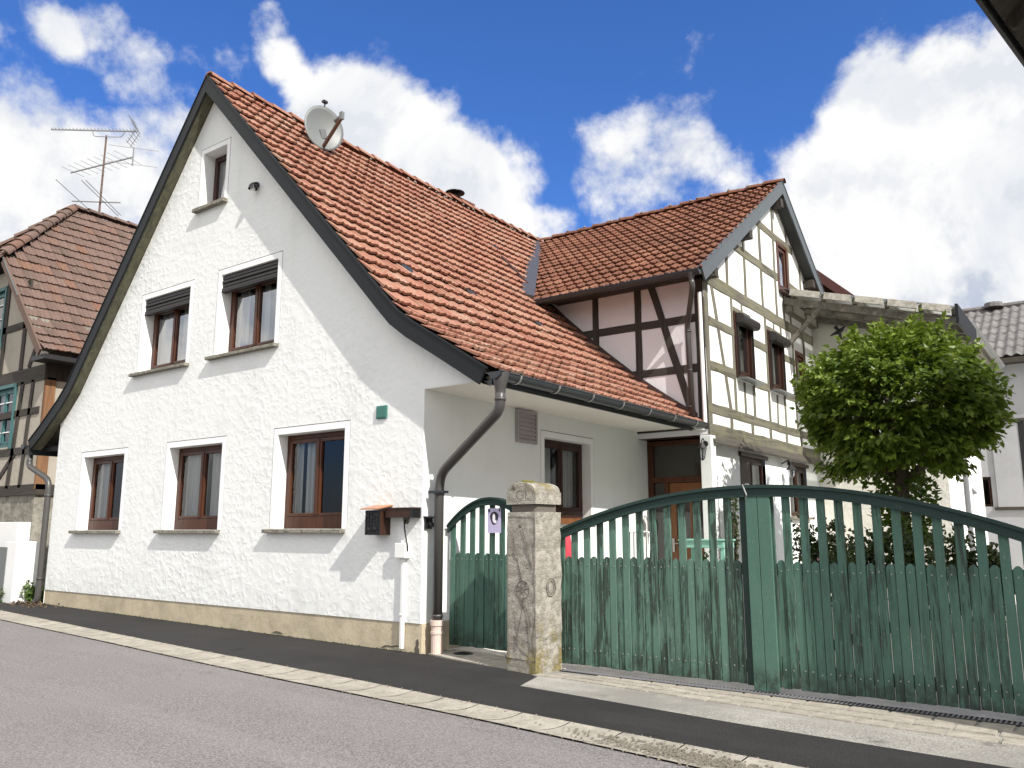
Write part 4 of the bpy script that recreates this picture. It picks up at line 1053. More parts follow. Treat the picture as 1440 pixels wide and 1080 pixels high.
# wicket gate between house corner and pillar
WY = .44
WG = thing('wicket_gate', 'small arched green wicket gate between the house corner and the stone pillar', 'gate', (.05, WY, 0))
def warch(x): return 1.40 + .312 * math.sqrt(max(0, 1 - ((x - .655) / .72) ** 2)) if False else 1.712 - .80 * (x - .665) ** 2
rn = random.Random(15); x0, x1 = .06, 1.28; n = 17; w = (x1 - x0) / n
for k in range(n):
    a, b = x0 + k * w + .002, x0 + (k + 1) * w - .002; mb = MB(); tall = k % 2 == 0
    if tall: board(mb, a, b, WY - .012, WY + .012, .06, lambda x: warch(x) - .02, 'flat', rn)
    else: board(mb, a, b, WY - .004, WY + .018, .06, 1.10, 'point', rn)
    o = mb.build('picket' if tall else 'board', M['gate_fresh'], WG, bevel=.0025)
    nb = MB(); nb.lathe(((a + b) / 2, WY - (.012 if tall else .004), 1.03), [(.007, -.001), (.006, .003), (0, .004)], 6, axis=(0, -1, 0)); nb.build('nail', M['steel'], o)
for nm, y0, y1, d0, d1 in (('arched_rail', WY - .05, WY - .0135, -.075, -.010), ('rail_cap', WY - .065, WY + .03, -.010, .014)):
    mb = MB(); K = 22
    for k in range(K):
        a, b = lerp(x0 - .02, x1 + .02, k / K), lerp(x0 - .02, x1 + .02, (k + 1) / K)
        mb.hexa([(a, y0, warch(a) + d0), (b, y0, warch(b) + d0), (b, y1, warch(b) + d0), (a, y1, warch(a) + d0), (a, y0, warch(a) + d1), (b, y0, warch(b) + d1), (b, y1, warch(b) + d1), (a, y1, warch(a) + d1)])
    mb.build(nm, M['gate_rail'], WG)
for z in (.22, 1.03): MB().box(x0 + .005, x1 - .005, WY + .0185, WY + .055, z - .045, z + .045).build('back_rail', M['gate_rail'], WG)
# poster
t = thing('poster', 'lilac poster with a black and white dog fixed to the wicket gate', 'poster', (.73, WY - .02, 1.4))
px0, px1, pz0, pz1 = .62, .81, 1.325, 1.60; py = WY - .0165
MB().box(px0, px1, py - .002, py, pz0, pz1).build('sheet', M['poster'], t)
def flat(mb, c, pts, dy): mb.add([(c[0] + a, py - dy, c[1] + b) for a, b in pts], [tuple(range(len(pts)))])
m_ = MB(); flat(m_, (.715, 1.49), [(.058*math.cos(a) * (1 + .15*math.sin(3*a)), .075*math.sin(a)) for a in [k*math.pi/8 for k in range(16)]], .003); m_.box(px0 + .01, px0 + .035, py - .0032, py - .002, 1.56, 1.59); m_.box(px1 - .03, px1 - .01, py - .0032, py - .002, 1.565, 1.595); m_.build('print', M['ink'], t)
m_ = MB(); flat(m_, (.71, 1.49), [(.020*math.cos(a), .052*math.sin(a)) for a in [k*math.pi/8 for k in range(16)]], .0036); flat(m_, (.73, 1.45), [(.02*math.cos(a), .02*math.sin(a)) for a in [k*math.pi/6 for k in range(12)]], .0038); m_.build('print', M['paper'], t)
# ------------------------------------------------------------------ ground
def zg(x): return .0085 * min(60, max(0.0, -x))
def strip(name, xs, ya, yb, z, mat, sub=1):
    mb = MB()
    for a, b in zip(xs, xs[1:]):
        mb.add([(a, ya(a), zg(a) + z), (b, ya(b), zg(b) + z), (b, yb(b), zg(b) + z), (a, yb(a), zg(a) + z)], [(0, 1, 2, 3)])
    o = mb.build(name, mat); o['kind'] = 'structure'; return o
KU = [(-60, 5.5), (-20, .6), (-12, -.42), (-8.35, -.92), (-4.07, -1.24), (-1.34, -1.41), (.36, -1.49), (2.03, -1.67), (3.3, -1.79), (4.8, -1.93), (8, -2.3), (30, -5.5)]
KL = [(-60, 5.0), (-20, .05), (-12, -.95), (-8.35, -1.40), (-3.72, -1.68), (-1.53, -1.84), (.92, -1.98), (2.39, -2.09), (3.6, -2.22), (4.8, -2.36), (8, -2.75), (30, -6.0)]
yU = lambda x: interp(KU, x); yL = lambda x: interp(KL, x)
xs = [-60, -40, -20, -16, -12, -10, -8.35, -6, -4.07, -2.6, -1.34, -.5, .1, .36, 1.39, 1.85, 2.0, 2.4, 2.83, 3.3, 4.03, 4.8, 5.77, 8, 12, 30]
g = MB(); gx = [-400, -60, 0, 400]
for a, b in zip(gx, gx[1:]): g.add([(a, -400, zg(a) - .04), (b, -400, zg(b) - .04), (b, 400, zg(b) - .04), (a, 400, zg(a) - .04)], [(0, 1, 2, 3)])
g.build('ground', M['earth'])['kind'] = 'structure'
strip('road', xs, lambda x: yL(x) - 9.0, lambda x: yL(x) + .01, -.004, M['road'])
PT = [(-60, 12), (-20, 6), (-13, 1.2), (-9.0, .35), (-8.95, .03), (.1, .03), (.35, -.06), (1.39, -.24), (1.85, -.36), (2.0, -.86), (2.83, -.95), (4.03, -1.09), (5.77, -1.21), (8, -1.4), (30, -4.4)]
strip('pavement', xs, lambda x: yU(x) - .01, lambda x: interp(PT, x), .002, M['pave'])
# patched seam, a slightly proud tar line along the house
AP = [(1.80, -.40), (2.11, -.36), (2.51, -.41), (3.68, -.54), (4.77, -.62), (5.77, -.66), (8, -.8), (14, -1.2)]
strip('concrete_apron', [1.85, 2.0, 2.11, 2.51, 2.83, 3.3, 3.68, 4.03, 4.77, 5.77, 8, 14], lambda x: interp(PT, x) - .0, lambda x: interp(AP, x), .003, M['apron'])
kb = strip('kerb', xs, lambda x: yL(x), lambda x: yU(x), -.022, M['kerbjoint'])
ks = MB(); rn = random.Random(6); x = -16.0
while x < 9:
    w = rn.uniform(.38, .50) if x > -4 else rn.uniform(.42, .55); a, b = x + .006, x + w - .006; sk = -.10
    vs = []; T = 5; cr = rn.random()
    for i in range(T + 1):
        t = i / T; d = -.016 * math.sin(math.pi * t)
        for xx in (a, b): 
            X = xx + sk * (1 - t) + .02 * math.sin(math.pi * t); vs.append((X, lerp(yL(X) + .008, yU(X) - .008, t), zg(X) + .008 + d + rn.uniform(-.001, .001)))
    ks.add(vs, [(2*i, 2*i+1, 2*i+3, 2*i+2) for i in range(T)], 0, cr * .35 if rn.random() < .9 else .7); x += w
ks.build('kerb', M['kerb'])['kind'] = 'structure'
# setts in front of the gate
strip('paving', [1.75, 2.11, 2.51, 3.68, 4.77, 5.77, 8, 14], lambda x: interp(AP, x), lambda x: -.02, .001, M['apron'])
st = MB(); rn = random.Random(9)
for r in range(3):
    x = 1.80 + r * .11
    while x < 9:
        w = rn.uniform(.23, .34); a, b = x + .008, x + w - .008
        def yy(X, t): return lerp(interp(AP, X) + .01, -.03, t)
        if abs(yy(x, 1) - yy(x, 0)) > .02:
            t0, t1 = r / 3 + .02, (r + 1) / 3 - .02
            if r == 2 and x < 2.3: x += w; continue
            h = .012 + rn.uniform(-.002, .003)
            st.hexa([(a, yy(a, t0), -.02), (b, yy(b, t0), -.02), (b, yy(b, t1), -.02), (a, yy(a, t1), -.02), (a+.006, yy(a, t0)+.006, h), (b-.006, yy(b, t0)+.006, h), (b-.006, yy(b, t1)-.006, h), (a+.006, yy(a, t1)-.006, h)], 0, rn.random())
        x += w
st.build('paving', M['sett'])['kind'] = 'structure'
wg = MB(); rn = random.Random(19)
for i, (a, b) in enumerate(((.10, .52), (.53, .95), (.96, 1.38))):
    for j, (c, d) in enumerate(((-.22, .12), (.13, .46))):
        lo = max(c, interp(PT, a) + .01); lo2 = max(c, interp(PT, b) + .01)
        if lo < d: wg.hexa([(a, lo, -.03), (b, lo2, -.03), (b, d, -.03), (a, d, -.03), (a, lo, .012), (b, lo2, .012), (b, d, .012), (a, d, .012)], 0, rn.random() * .4)
wg.build('paving', M['sett'])['kind'] = 'structure'
strip('courtyard', [-.2, 2, 5, 8, 20], lambda x: .47 if x < 1.9 else .1, lambda x: 19.0, .0015, M['yard'])
dr = thing('drain_channel', 'black slotted drain channel along the foot of the green gate', 'drain', (1.9, .06, 0))
m_ = MB(); m_.box(1.86, 6.0, -.012, .0, -.02, .010); m_.box(1.86, 6.0, .115, .125, -.02, .010); m_.box(1.86, 6.0, -.01, .12, -.02, .002); m_.build('frame', M['iron'], dr)
m_ = MB(); x = 1.87
while x < 6: m_.box(x, x + .014, 0, .115, .002, .011); x += .034
m_.build('grate', M['grey_pl'], dr)

# ------------------------------------------------------------------ foliage
def leaf(mb, p, d, n, L, W, a):
    """folded leaf with a pointed tip: p base, d direction, n normal"""
    s = d.cross(n)
    if s.length < 1e-4: s = d.orthogonal()
    s.normalize(); u = s.cross(d).normalized()
    m1 = p + d * L * .30; m2 = p + d * L * .62
    mb.add([p, m1 + s * W * .62 + u * W * .12, m1 - s * W * .62 + u * W * .12, m2 + s * W * .42 - u * W * .02, m2 - s * W * .42 - u * W * .02, p + d * L - u * L * .16, m1 - u * W * .1], [(0, 1, 6), (0, 6, 2), (1, 3, 5, 6), (6, 5, 4, 2)], 0, a)
def rdir(rn):
    while True:
        v = V(rn.uniform(-1, 1), rn.uniform(-1, 1), rn.uniform(-1, 1))
        if .05 < v.length < 1: return v.normalized()
TC = V(3.85, 6.5, 3.13); TR = V(1.27, 1.40, 1.14)
tree = thing('ball_maple_tree', 'dense round-crowned maple tree in the courtyard behind the green gate', 'tree', (3.78, 6.5, 0))
rn = random.Random(42); cm_ = MB(); tips = []
for k in range(1150):
    d = rdir(rn)
    if d.z < -.80: continue
    lump = 1 + .15 * mnoise.noise(d * 1.7 + V(3, 1, 8)) + .15 * mnoise.noise(d * 4.2)
    r = lump * (rn.uniform(.90, 1.03) if rn.random() < .72 else rn.uniform(.60, .9))
    q = V(d.x * TR.x, d.y * TR.y, d.z * TR.z * (1.0 if d.z > 0 else 1.06)) * r
    q.z += .10 * (1 - (q.x / 1.6) ** 2)
    if d.z < -.1: q.x *= 1 - .25 * (-d.z); q.y *= 1 - .25 * (-d.z)
    tips.append((TC + q, d))
    out = V(d.x, d.y, d.z * .5 + .12).normalized(); side = out.cross(V(0, 0, 1)); side = side.normalized() if side.length > .01 else V(1, 0, 0); upn = side.cross(out).normalized()
    nl = rn.randint(17, 25); tone = rn.random()
    for j in range(nl):
        t = rn.uniform(-.20, .14); w_ = rn.uniform(-.19, .19)
        p = TC + q + out * t + side * w_ + upn * rn.uniform(-.045, .045) - V(0, 0, abs(w_) * .35)
        ld = (out * rn.uniform(.4, 1) + side * (w_ * 4.5 + rn.uniform(-.5, .5)) - V(0, 0, rn.uniform(.05, .75))).normalized()
        nn = (upn + rdir(rn) * .55).normalized()
        leaf(cm_, p, ld, nn, rn.uniform(.085, .135), rn.uniform(.05, .075), min(1, max(0, tone * .6 + rn.random() * .4)))
for k in range(420):   # shoots sticking out of the outline
    q0, d = rn.choice(tips)
    dd = (d + V(0, 0, .35 if d.z > 0 else -.1) + rdir(rn) * .35).normalized()
    for j in range(9):
        p = q0 + dd * (.05 + j * .028); leaf(cm_, p, (dd * .6 + rdir(rn) * .8 - V(0, 0, .2)).normalized(), rdir(rn), rn.uniform(.07, .11), .05, rn.uniform(.4, 1))
for k in range(900):  # ivy-like growth round the stem below the crown
    z = rn.uniform(1.2, 2.2); th = rn.uniform(0, 6.283); r = rn.uniform(.08, .36) * (1 + .5 * (z - 1.2)); d = V(math.cos(th), math.sin(th), -.2)
    leaf(cm_, V(3.80, 6.5, z) + d * r, (d + rdir(rn) * .8).normalized(), rdir(rn), rn.uniform(.07, .12), .06, rn.random() * .5)
cm_.build('crown', M['leaf'], tree)
bm_ = MB(); bm_.tube([(3.78, 6.5, -.1), (3.80, 6.49, .8), (3.77, 6.52, 1.5), (3.82, 6.5, 2.2), (3.86, 6.5, 2.7)], [.16, .125, .11, .10, .08], 10)
for k in range(16):
    q0, d = tips[k * 37 % len(tips)]; s_ = V(3.82, 6.5, rn.uniform(1.9, 2.6)); m1 = s_.lerp(q0, .5) + V(0, 0, .12)
    bm_.tube([s_, m1, s_.lerp(q0, .93)], [.05, .03, .012], 6)
bm_.build('trunk', M['bark'], tree, smooth=True)

def shrub(label, c, r, h, n, seed, mat='leaf_dark', L=.08, flowers=0, name='shrub', group=None, cat='shrub'):
    t = thing(name, label, cat, c, group); rn = random.Random(seed); c = V(*c); mb = MB(); fl_ = MB(); st_ = MB()
    stems = []
    for k in range(9):
        th = rn.uniform(0, 6.28); rr = rn.uniform(.2, .9) * r; tip = c + V(math.cos(th) * rr, math.sin(th) * rr, h * rn.uniform(.6, 1)); mid = c.lerp(tip, .5) + V(rn.uniform(-.05, .05), rn.uniform(-.05, .05), h * .1)
        st_.tube([c, mid, tip], [.014, .010, .004], 5); stems.append((c, mid, tip))
    for k in range(n):
        a, b, e = rn.choice(stems); tt = rn.uniform(.25, 1.05); p = a.lerp(b, tt * 2) if tt < .5 else b.lerp(e, tt * 2 - 1)
        p = p + rdir(rn) * rn.uniform(.02, .20) * (r / .5)
        leaf(mb, p, (rdir(rn) + V(0, 0, -.1)).normalized(), (rdir(rn) + V(0, 0, .8)).normalized(), L * rn.uniform(.7, 1.3), L * rn.uniform(.45, .65), rn.random())
    for k in range(flowers):
        a, b, e = rn.choice(stems); p = e + rdir(rn) * r * .35
        for j in range(7): dd = rdir(rn); leaf(fl_, p, dd, dd.orthogonal(), .035, .035, rn.random())
    mb.build('foliage', M[mat], t); st_.build('stems', M['bark'], t)
    if flowers: fl_.build('blossom', M['petal'], t)
    return t
shrub('rose bush with faded pink blooms behind the gate, nearest the timbered house wall', (2.55, 6.2, 0), .50, 1.45, 1500, 1, flowers=26, name='rose_bush', cat='rose bush')
shrub('dark rose bush with a few pale blooms between the timbered house and the tree', (3.05, 5.7, 0), .50, 1.30, 1400, 2, flowers=10, name='rose_bush', cat='rose bush')
shrub('dark green bush below the left side of the tree crown behind the gate', (3.45, 5.4, 0), .46, 1.35, 1400, 3)
shrub('dark green bush below the right side of the tree crown behind the gate', (4.10, 5.4, 0), .50, 1.38, 1500, 4)
shrub('brownish green bush between the tree and the sunlit white outbuilding', (4.60, 5.9, 0), .48, 1.30, 1400, 5)
shrub('small bush nearest the right end of the gate, in front of the white outbuilding wall', (5.0, 5.9, 0), .32, 1.12, 800, 6)
shrub('thin climbing plant beside the pale porch pillar of the timbered house', (1.62, 5.28, 0), .11, 1.95, 420, 7, L=.06, name='climbing_plant', cat='climbing plant')
# weeds at the foot of the neighbour's wall
shrub('low leafy weeds at the foot of the white garden wall by the left downpipe', (-9.35, .02, .06), .30, .34, 420, 8, 'leaf_pale', L=.085, name='weeds', cat='weeds')
shrub('straggling weeds in front of the white garden wall at the left edge', (-9.95, -.20, .08), .30, .26, 380, 9, 'leaf_pale', L=.08, name='weeds', cat='weeds')
dl = MB(); rn = random.Random(3)
for k in range(260): leaf(dl, V(rn.gauss(-9.0, .35), rn.gauss(-.18, .14), .082 + rn.uniform(0, .02)), rdir(rn), V(0, 0, 1), rn.uniform(.03, .07), .03, rn.random())
tag(dl.build('leaf_litter', plain('dry_leaves', (.11, .075, .045), .9, .4, 20)), 'brown leaf litter gathered at the foot of the left downpipe', 'leaf litter', kind='stuff')

# ------------------------------------------------------------------ old timbered house on the left
XF, YF, XR, ZR = -11.90, .95, -16.0, 10.04
HF = thing('old_timbered_house', 'old half-timbered house with brown half-hipped tile roof beyond the downpipe on the left', 'house', (XF, YF, 0))
frO = lambda u, z, d: V(u, YF - d, z); frE = lambda u, z, d: V(XF + d, u, z)
def zF(x): return ZR - abs(x - XR) * 1.131
gw = MB(); top = [(-20.1, zF(-20.1) - .2), (-18.15, 7.45), (-13.85, 7.45), (XF, zF(XF) - .2)]
OW = [(-14.4, -13.28, 3.18, 4.55), (-15.6, -14.35, 5.6, 7.0)]
wallsheet(gw, frO, top, -20.1, XF, 2.2, OW); gw.build('gable_wall', M['cream'], HF)
ew = MB(); wallsheet(ew, frE, [(YF, 5.3), (12, 5.3)], YF, 12, 2.2, []); ew.build('side_wall', M['cream'], HF)
bs = MB(); bs.box(-20.1, XF - .03, YF + .03, 12, -.1, 2.2); bs.build('stone_base', M['rubble'], HF)
for (a, b, c, d) in OW:
    w = sashes(frO, (a, b, c, d), -.04, HF, 'teal', fw=.08, sw=.06, bot=.08, curt=[(.0, .3), (.7, 1)])
    wf = MB()
    for (p, q, s_, t_) in ((a - .06, a + .02, c - .05, d + .06), (b - .02, b + .06, c - .05, d + .06), (a, b, d - .02, d + .06)): fbox(wf, frO, p, q, s_, t_, 0, .04)
    wf.build('casing', M['teal'], w); mb = MB()
    for k in range(1, 4): z = lerp(c, d, k / 4); fbox(mb, frO, a + .14, b - .14, z - .012, z + .012, -.045, -.02)
    mb.build('glazing_bars', M['white_pl'], w)
rn = random.Random(77)
OT = [((-20.1, 2.2), (XF, 2.2), .22), ((-20.1, 4.72), (XF + .05, 4.72), .34), ((-14.3, 3.9), (-12.05, 3.9), .15), ((-16, 3.05), (-12.05, 3.05), .16), ((-15, 5.95), (-12.9, 5.95), .16), ((-12.6, 2.25), (-12.45, 4.6), .13), ((-13.2, 2.25), (-12.95, 4.6), .15), ((-14.5, 2.25), (-14.5, 4.6), .15), ((-13.15, 4.9), (-13.15, 7.0), .16), ((-14.2, 4.9), (-14.2, 7.2), .17), ((-13.9, 2.3), (-13.0, 3.0), .12), ((-12.75, 4.9), (-12.4, 5.5), .13)]
for p, q, w in OT: MB().beam(frO(p[0], p[1], .0), frO(q[0], q[1], .0), w, .05, up=(0, -1, 0), a=rn.random()).build('timber_post' if abs(p[0]-q[0]) < 1 else 'timber_beam', M['timber_dark' if abs(p[0]-q[0]) < 1 else 'timber_dark_h'], HF)
for p, q, w, mt in (((YF + .10, 2.2), (YF + .10, 4.6), .22, 'timber_old'), ((YF + 1.9, 2.2), (YF + 1.9, 4.6), .16, 'timber_old'), ((YF - .04, 4.72), (12, 4.72), .34, 'timber_dark'), ((YF, 2.2), (12, 2.2), .22, 'timber_dark')):
    MB().beam(frE(p[0], p[1], 0), frE(q[0], q[1], 0), w, .06, up=(1, 0, 0), a=rn.random()).build('timber_post' if p[0] == q[0] else 'timber_beam', M[mt], HF)
def surfF(sign):
    sl = math.sqrt(1 + 1.131 ** 2); h = 4.55; L = h * sl
    def f(s, v):
        t = s / sl; x = XR + sign * (h - t); n = V(sign * 1.131, 0, 1) / sl
        kick = .35 * max(0, 1 - s / 1.6) ** 2
        return V(x, v, ZR - (h - t) * 1.131) + V(sign * .2, 0, .55) * kick + n * .02 * mnoise.noise(V(s, v, 1.0)), n
    return f, L
hipok = lambda p: p.z < 7.55 or p.y > .6 + (p.z - 7.6) * (2.4 / 2.44) + .05
for sg in (1, -1):
    f, L = surfF(sg); tm = MB(); tile_field(tm, (lambda s, v: f(s, v)) if sg > 0 else (lambda s, v: f(s, v)), L, .62, 11, tw=.24, course=.36, seed=50 + sg, lift=.05, clip=hipok, jit=1.3, amp=.9)
    rf = tm.build('roof', M['tile_old'], HF)
hd = V(0, -2.44, 2.4).normalized(); hl = math.hypot(2.4, 2.44)
def surfH(s, v): t = s / hl; return V(v, .55 + 2.4 * t, 7.55 + 2.44 * t), V(0, -2.44, 2.4).normalized()
tm = MB(); tile_field(tm, surfH, hl, -18.2, -13.8, tw=.24, course=.36, seed=61, lift=.05, clip=lambda p: abs(p.x - XR) < 2.2 * (10.04 - p.z) / 2.44 + .05); tm.build('roof', M['tile_old'], HF)
rg = MB(); ridge_tiles(rg, (-13.80, .55, 7.62), (XR, 3.0, 10.1), .14, .38, 5); ridge_tiles(rg, (-18.2, .55, 7.62), (XR, 3.0, 10.1), .14, .38, 6); ridge_tiles(rg, (XR, 3.0, 10.1), (XR, 11, 10.1), .13, .38, 7); rg.build('ridge', M['tile_old'], rf)
ro = MB()
for sg in (1, -1):
    ro.add([(XR + sg * 4.5, .62, zF(XR + 4.5) - .03 + .15), (XR + sg * 4.5, 11, zF(XR + 4.5) + .12), (XR, 11, ZR - .06), (XR, 3.05, ZR - .06), (XR + sg * 2.16, .62, 7.54)], [(0, 1, 2, 3, 4)])
ro.add([(-18.1, .62, 7.5), (-13.9, .62, 7.5), (XR, 3.02, 9.95)], [(0, 1, 2)]); ro.build('roof_decking', M['wood_grey'], HF)
vb = MB()
vb.beam((XR + 4.5, .60, zF(XR + 4.5) + .08), (-13.85, .60, 7.52), .04, .17, up=(1, 0, 1)); vb.build('verge_board', M['rust'], HF)
vb = MB(); vb.beam((XR + 3.2, .585, zF(XR + 3.2) + .07), (-13.85, .585, 7.60), .03, .035, up=(1, 0, 1)); vb.build('verge_flashing', M['dish'], HF)
eb = MB(); eb.box(-11.95, -11.36, .64, 11, 4.90, 5.0); eb.build('eave_board', M['iron'], HF)
# TV aerial
TA = thing('television_aerial', 'rusty mast with several rod aerials on the ridge of the old timbered house', 'aerial', (XR, 3.70, 10.05))
m_ = MB(); m_.tube([(XR, 3.70, 9.9), (XR, 3.70, 12.56)], [.032, .026], 8); m_.build('mast', M['rust'], TA)
def yagi(name, a, b, n, l0, l1, updir, mat='alu', refl=None):
    a = V(*a); b = V(*b); d = (b - a).normalized(); s_ = d.cross(V(*updir)).normalized(); mb = MB(); mb.beam(a, b, .03, .03)
    for k in range(n):
        c = a.lerp(b, (k + .3) / n); l = lerp(l0, l1, k / n) / 2; mb.tube([c - s_ * l + V(0, 0, .02), c + s_ * l + V(0, 0, .02)], .006, 4)
    if refl:
        for sg in (-1, 1):
            for k in range(5): c = b - d * (.02 + k * .045) + V(0, 0, sg * (.05 + k * .085)); mb.tube([c - s_ * .25, c + s_ * .25], .007, 4)
            for q in (-.12, .12): mb.tube([b + s_ * q, b - d * .22 + V(0, 0, sg * .42) + s_ * q], .008, 4)
    return mb.build(name, M[mat], TA)
yagi('upper_aerial', (-17.15, 2.68, 12.68), (-15.27, 4.22, 12.68), 24, .16, .24, (0, 0, 1), refl=True)
m_ = MB(); m_.tube(smooth_path([(-16.25, 3.42, 12.66), (-16.22, 3.45, 12.50), (-15.62, 3.95, 12.50), (-15.55, 4.0, 12.66)], .1), .012, 6); m_.build('aerial_bracket', M['alu'], TA)
yagi('middle_aerial', (-17.3, 3.40, 11.66), (-14.93, 3.98, 11.70), 9, .75, 1.0, (0, 0, 1))
m_ = MB(); m_.tube([(-14.93, 3.98, 11.45), (-14.93, 3.98, 12.0)], .018, 5)
for z in (11.48, 11.97): m_.tube([(-15.3, 3.45, z), (-14.55, 4.5, z)], .008, 4)
m_.build('reflector_rods', M['alu'], TA)
m_ = MB(); m_.tube([(-16.65, 3.22, 10.56), (-15.65, 4.10, 10.56)], .018, 6)
for c in ((-16.5, 3.35), (-16.0, 3.78)):
    m_.tube([(c[0] + .95, c[1] - 1.08, 10.58), (c[0] - .75, c[1] + .85, 10.58)], .010, 5)
m_.tube([(-15.07, 2.82, 10.63), (-16.75, 4.70, 10.63)], .010, 5)
m_.build('lower_aerial', M['alu'], TA)
t = thing('television_aerial', 'small thin aerial just above the roof at the left edge of the picture', 'aerial', (-19.2, 2.9, 8.4))
m_ = MB(); m_.tube([(-19.6, 3.0, 7.0), (-19.6, 3.0, 9.75)], .02, 6); m_.build('mast', M['alu'], t)
m_ = MB(); m_.tube([(-20.3, 2.55, 9.75), (-18.9, 2.55, 9.40)], .014, 5); m_.tube([(-20.0, 2.4, 9.80), (-19.3, 3.2, 9.4)], .009, 4); m_.tube([(-19.6, 2.3, 9.7), (-18.9, 3.1, 9.3)], .009, 4); m_.build('rods', M['alu'], t)
# white garden wall with door panel in front of it
t = thing('garden_wall', 'stepped white garden wall with grey panel at the left edge below the old house', 'wall', (-9.6, -.2, 0))
m_ = MB(); m_.box(-11.5, -9.93, -.12, .10, -.05, 1.50); m_.box(-9.929, -9.48, -.30, .10, -.05, 1.15); m_.build('render', M['white_pl'], t, bevel=.01)
m_ = MB(); m_.box(-11.0, -9.83, -.312, -.285, .02, 1.05); m_.build('panel', M['dish'], t)

# ------------------------------------------------------------------ outbuilding, canopy, barn, neighbour
HC = thing('white_outbuilding', 'white outbuilding with sunlit side wall and red tile edge behind the round tree', 'outbuilding', (3.74, 11.3, 0))
XC, YC = 3.74, 11.3
m_ = MB(); m_.add([(1.2, YC, 0), (XC, YC, 0), (XC, YC, 5.5), (1.2, YC, 6.1)], [(0, 1, 2, 3)]); m_.build('front_wall', M['wall_cream'], HC)
m_ = MB(); m_.add([(XC, YC, 0), (XC, 16.4, 0), (XC, 16.4, 5.55), (XC, YC, 5.55)], [(0, 1, 2, 3)]); m_.build('side_wall', M['stucco_side'], HC)
m_ = MB(); m_.tube([(XC + .06, 13.2, 0), (XC + .06, 13.2, 5.4)], .05, 10); m_.box(XC, XC + .04, 13.12, 13.28, 1.0, 1.04); m_.build('downpipe', M['grey_pl'], HC)
def surfC(s, v):
    sl = math.sqrt(1 + .26 ** 2); t = s / sl; return V(4.32 - t, v, 5.48 + t * .26), V(.26, 0, 1) / sl
tm = MB(); tile_field(tm, surfC, 3.6, 11.1, 16.5, tw=.22, course=.32, seed=71); tm.build('roof', M['tile_red'], HC)
m_ = MB(); m_.beam((4.32, 11.08, 5.42), (1.3, 11.08, 6.20), .03, .18); m_.build('verge_board', M['verge_red'], HC)
m_ = MB(); m_.beam((4.30, 11.1, 5.43), (4.30, 16.5, 5.43), .03, .18); m_.box(XC, 4.29, 11.12, 16.4, 5.30, 5.33); m_.build('eave_board', M['wood_grey'], HC)
gutter((4.40, 11.05, 5.42), (4.40, 16.5, 5.42), .07, (1, 0, 0), HC, 0, 'steel')
for (y, z) in ((12.3, 2.35), (14.4, 2.15), (12.2, 1.62), (14.9, 1.55)):
    MB().prism([(XC, y, z), (XC + .10, y, z + .03), (XC, y, z + .16)], (0, .14, 0)).build('wall_bracket', M['grey_pl'], HC)
HCn = thing('canopy', 'grey translucent canopy roof on weathered rafters between the timbered house and outbuilding', 'canopy', (2.9, 10.2, 5.8))
CZ = lambda x: 6.20 - .287 * (x - 1.46)
m_ = MB(); vs = []; N = 150
for i in range(N + 1):
    y = lerp(9.35, 11.25, i / N); z = .018 * math.sin(i * 1.05)
    vs += [(1.30, y, CZ(1.30) + z), (4.42, y, CZ(4.42) + z)]
m_.add(vs, [(2*i, 2*i+1, 2*i+3, 2*i+2) for i in range(N)]); m_.build('corrugated_sheet', M['poly'], HCn, smooth=True)
for k, x in enumerate((1.50, 2.08, 2.66, 3.24, 3.82, 4.36)): MB().box(x - .04, x + .04, 9.40, 11.25, CZ(x) - .15, CZ(x) - .03).build('rafter', M['wood_grey'], HCn)
for y in (9.46, 10.35, 11.2): MB().beam((1.30, y, CZ(1.30) - .24), (4.42, y, CZ(4.42) - .24), .09, .14).build('purlin', M['wood_grey'], HCn)
for k, (a, b) in enumerate(((1.46, 2.04), (2.12, 2.62), (2.70, 3.20), (3.28, 3.78), (3.86, 4.32))):
    MB().hexa([(a, 9.23, CZ(a) - .14), (b, 9.23, CZ(b) - .14), (b, 9.25, CZ(b) - .15), (a, 9.25, CZ(a) - .15), (a, 9.34, CZ(a) + .02), (b, 9.34, CZ(b) + .02), (b, 9.37, CZ(b) + .0), (a, 9.37, CZ(a) + .0)]).build('front_panel', M['fibre_light'], HCn, bevel=.006)
MB().box(4.40, 4.45, 9.25, 11.6, CZ(4.4) - .33, CZ(4.4) + .03).build('edge_board', M['verge'], HCn)
MB().beam((1.36, 9.45, 5.86), (1.36, 11.25, 5.86), .16, .18).build('wall_plate', M['wood_grey'], HCn)
MB().beam((1.34, 9.46, 5.1), (2.0, 9.46, CZ(2.0) - .3), .08, .08).build('strut', M['wood_grey'], HCn)
t = thing('hanging_bird', 'small dark bird ornament hanging on a wire under the canopy', 'ornament', (2.04, 10.5, 5.3))
m_ = MB(); b0 = V(2.04, 10.5, 5.44)
m_.tube([b0 + V(-.15, 0, -.05), b0 + V(-.07, 0, -.01), b0, b0 + V(.08, 0, .05), b0 + V(.13, 0, .10), b0 + V(.17, 0, .11)], [.015, .03, .05, .045, .022, .004], 8)
m_.add([b0, b0 + V(.06, .02, .03), b0 + V(-.02, -.02, .16), b0 + V(-.08, 0, .12)], [(0, 1, 2, 3)]); m_.add([b0, b0 + V(.06, .02, .03), b0 + V(.05, .12, -.14), b0 + V(.0, .1, -.12)], [(0, 1, 2, 3)])
m_.build('bird', M['iron'], t)
m_ = MB(); m_.tube([b0 + V(0, 0, .04), V(2.04, 10.5, 5.98)], .005, 4); m_.build('wire', M['iron'], t)

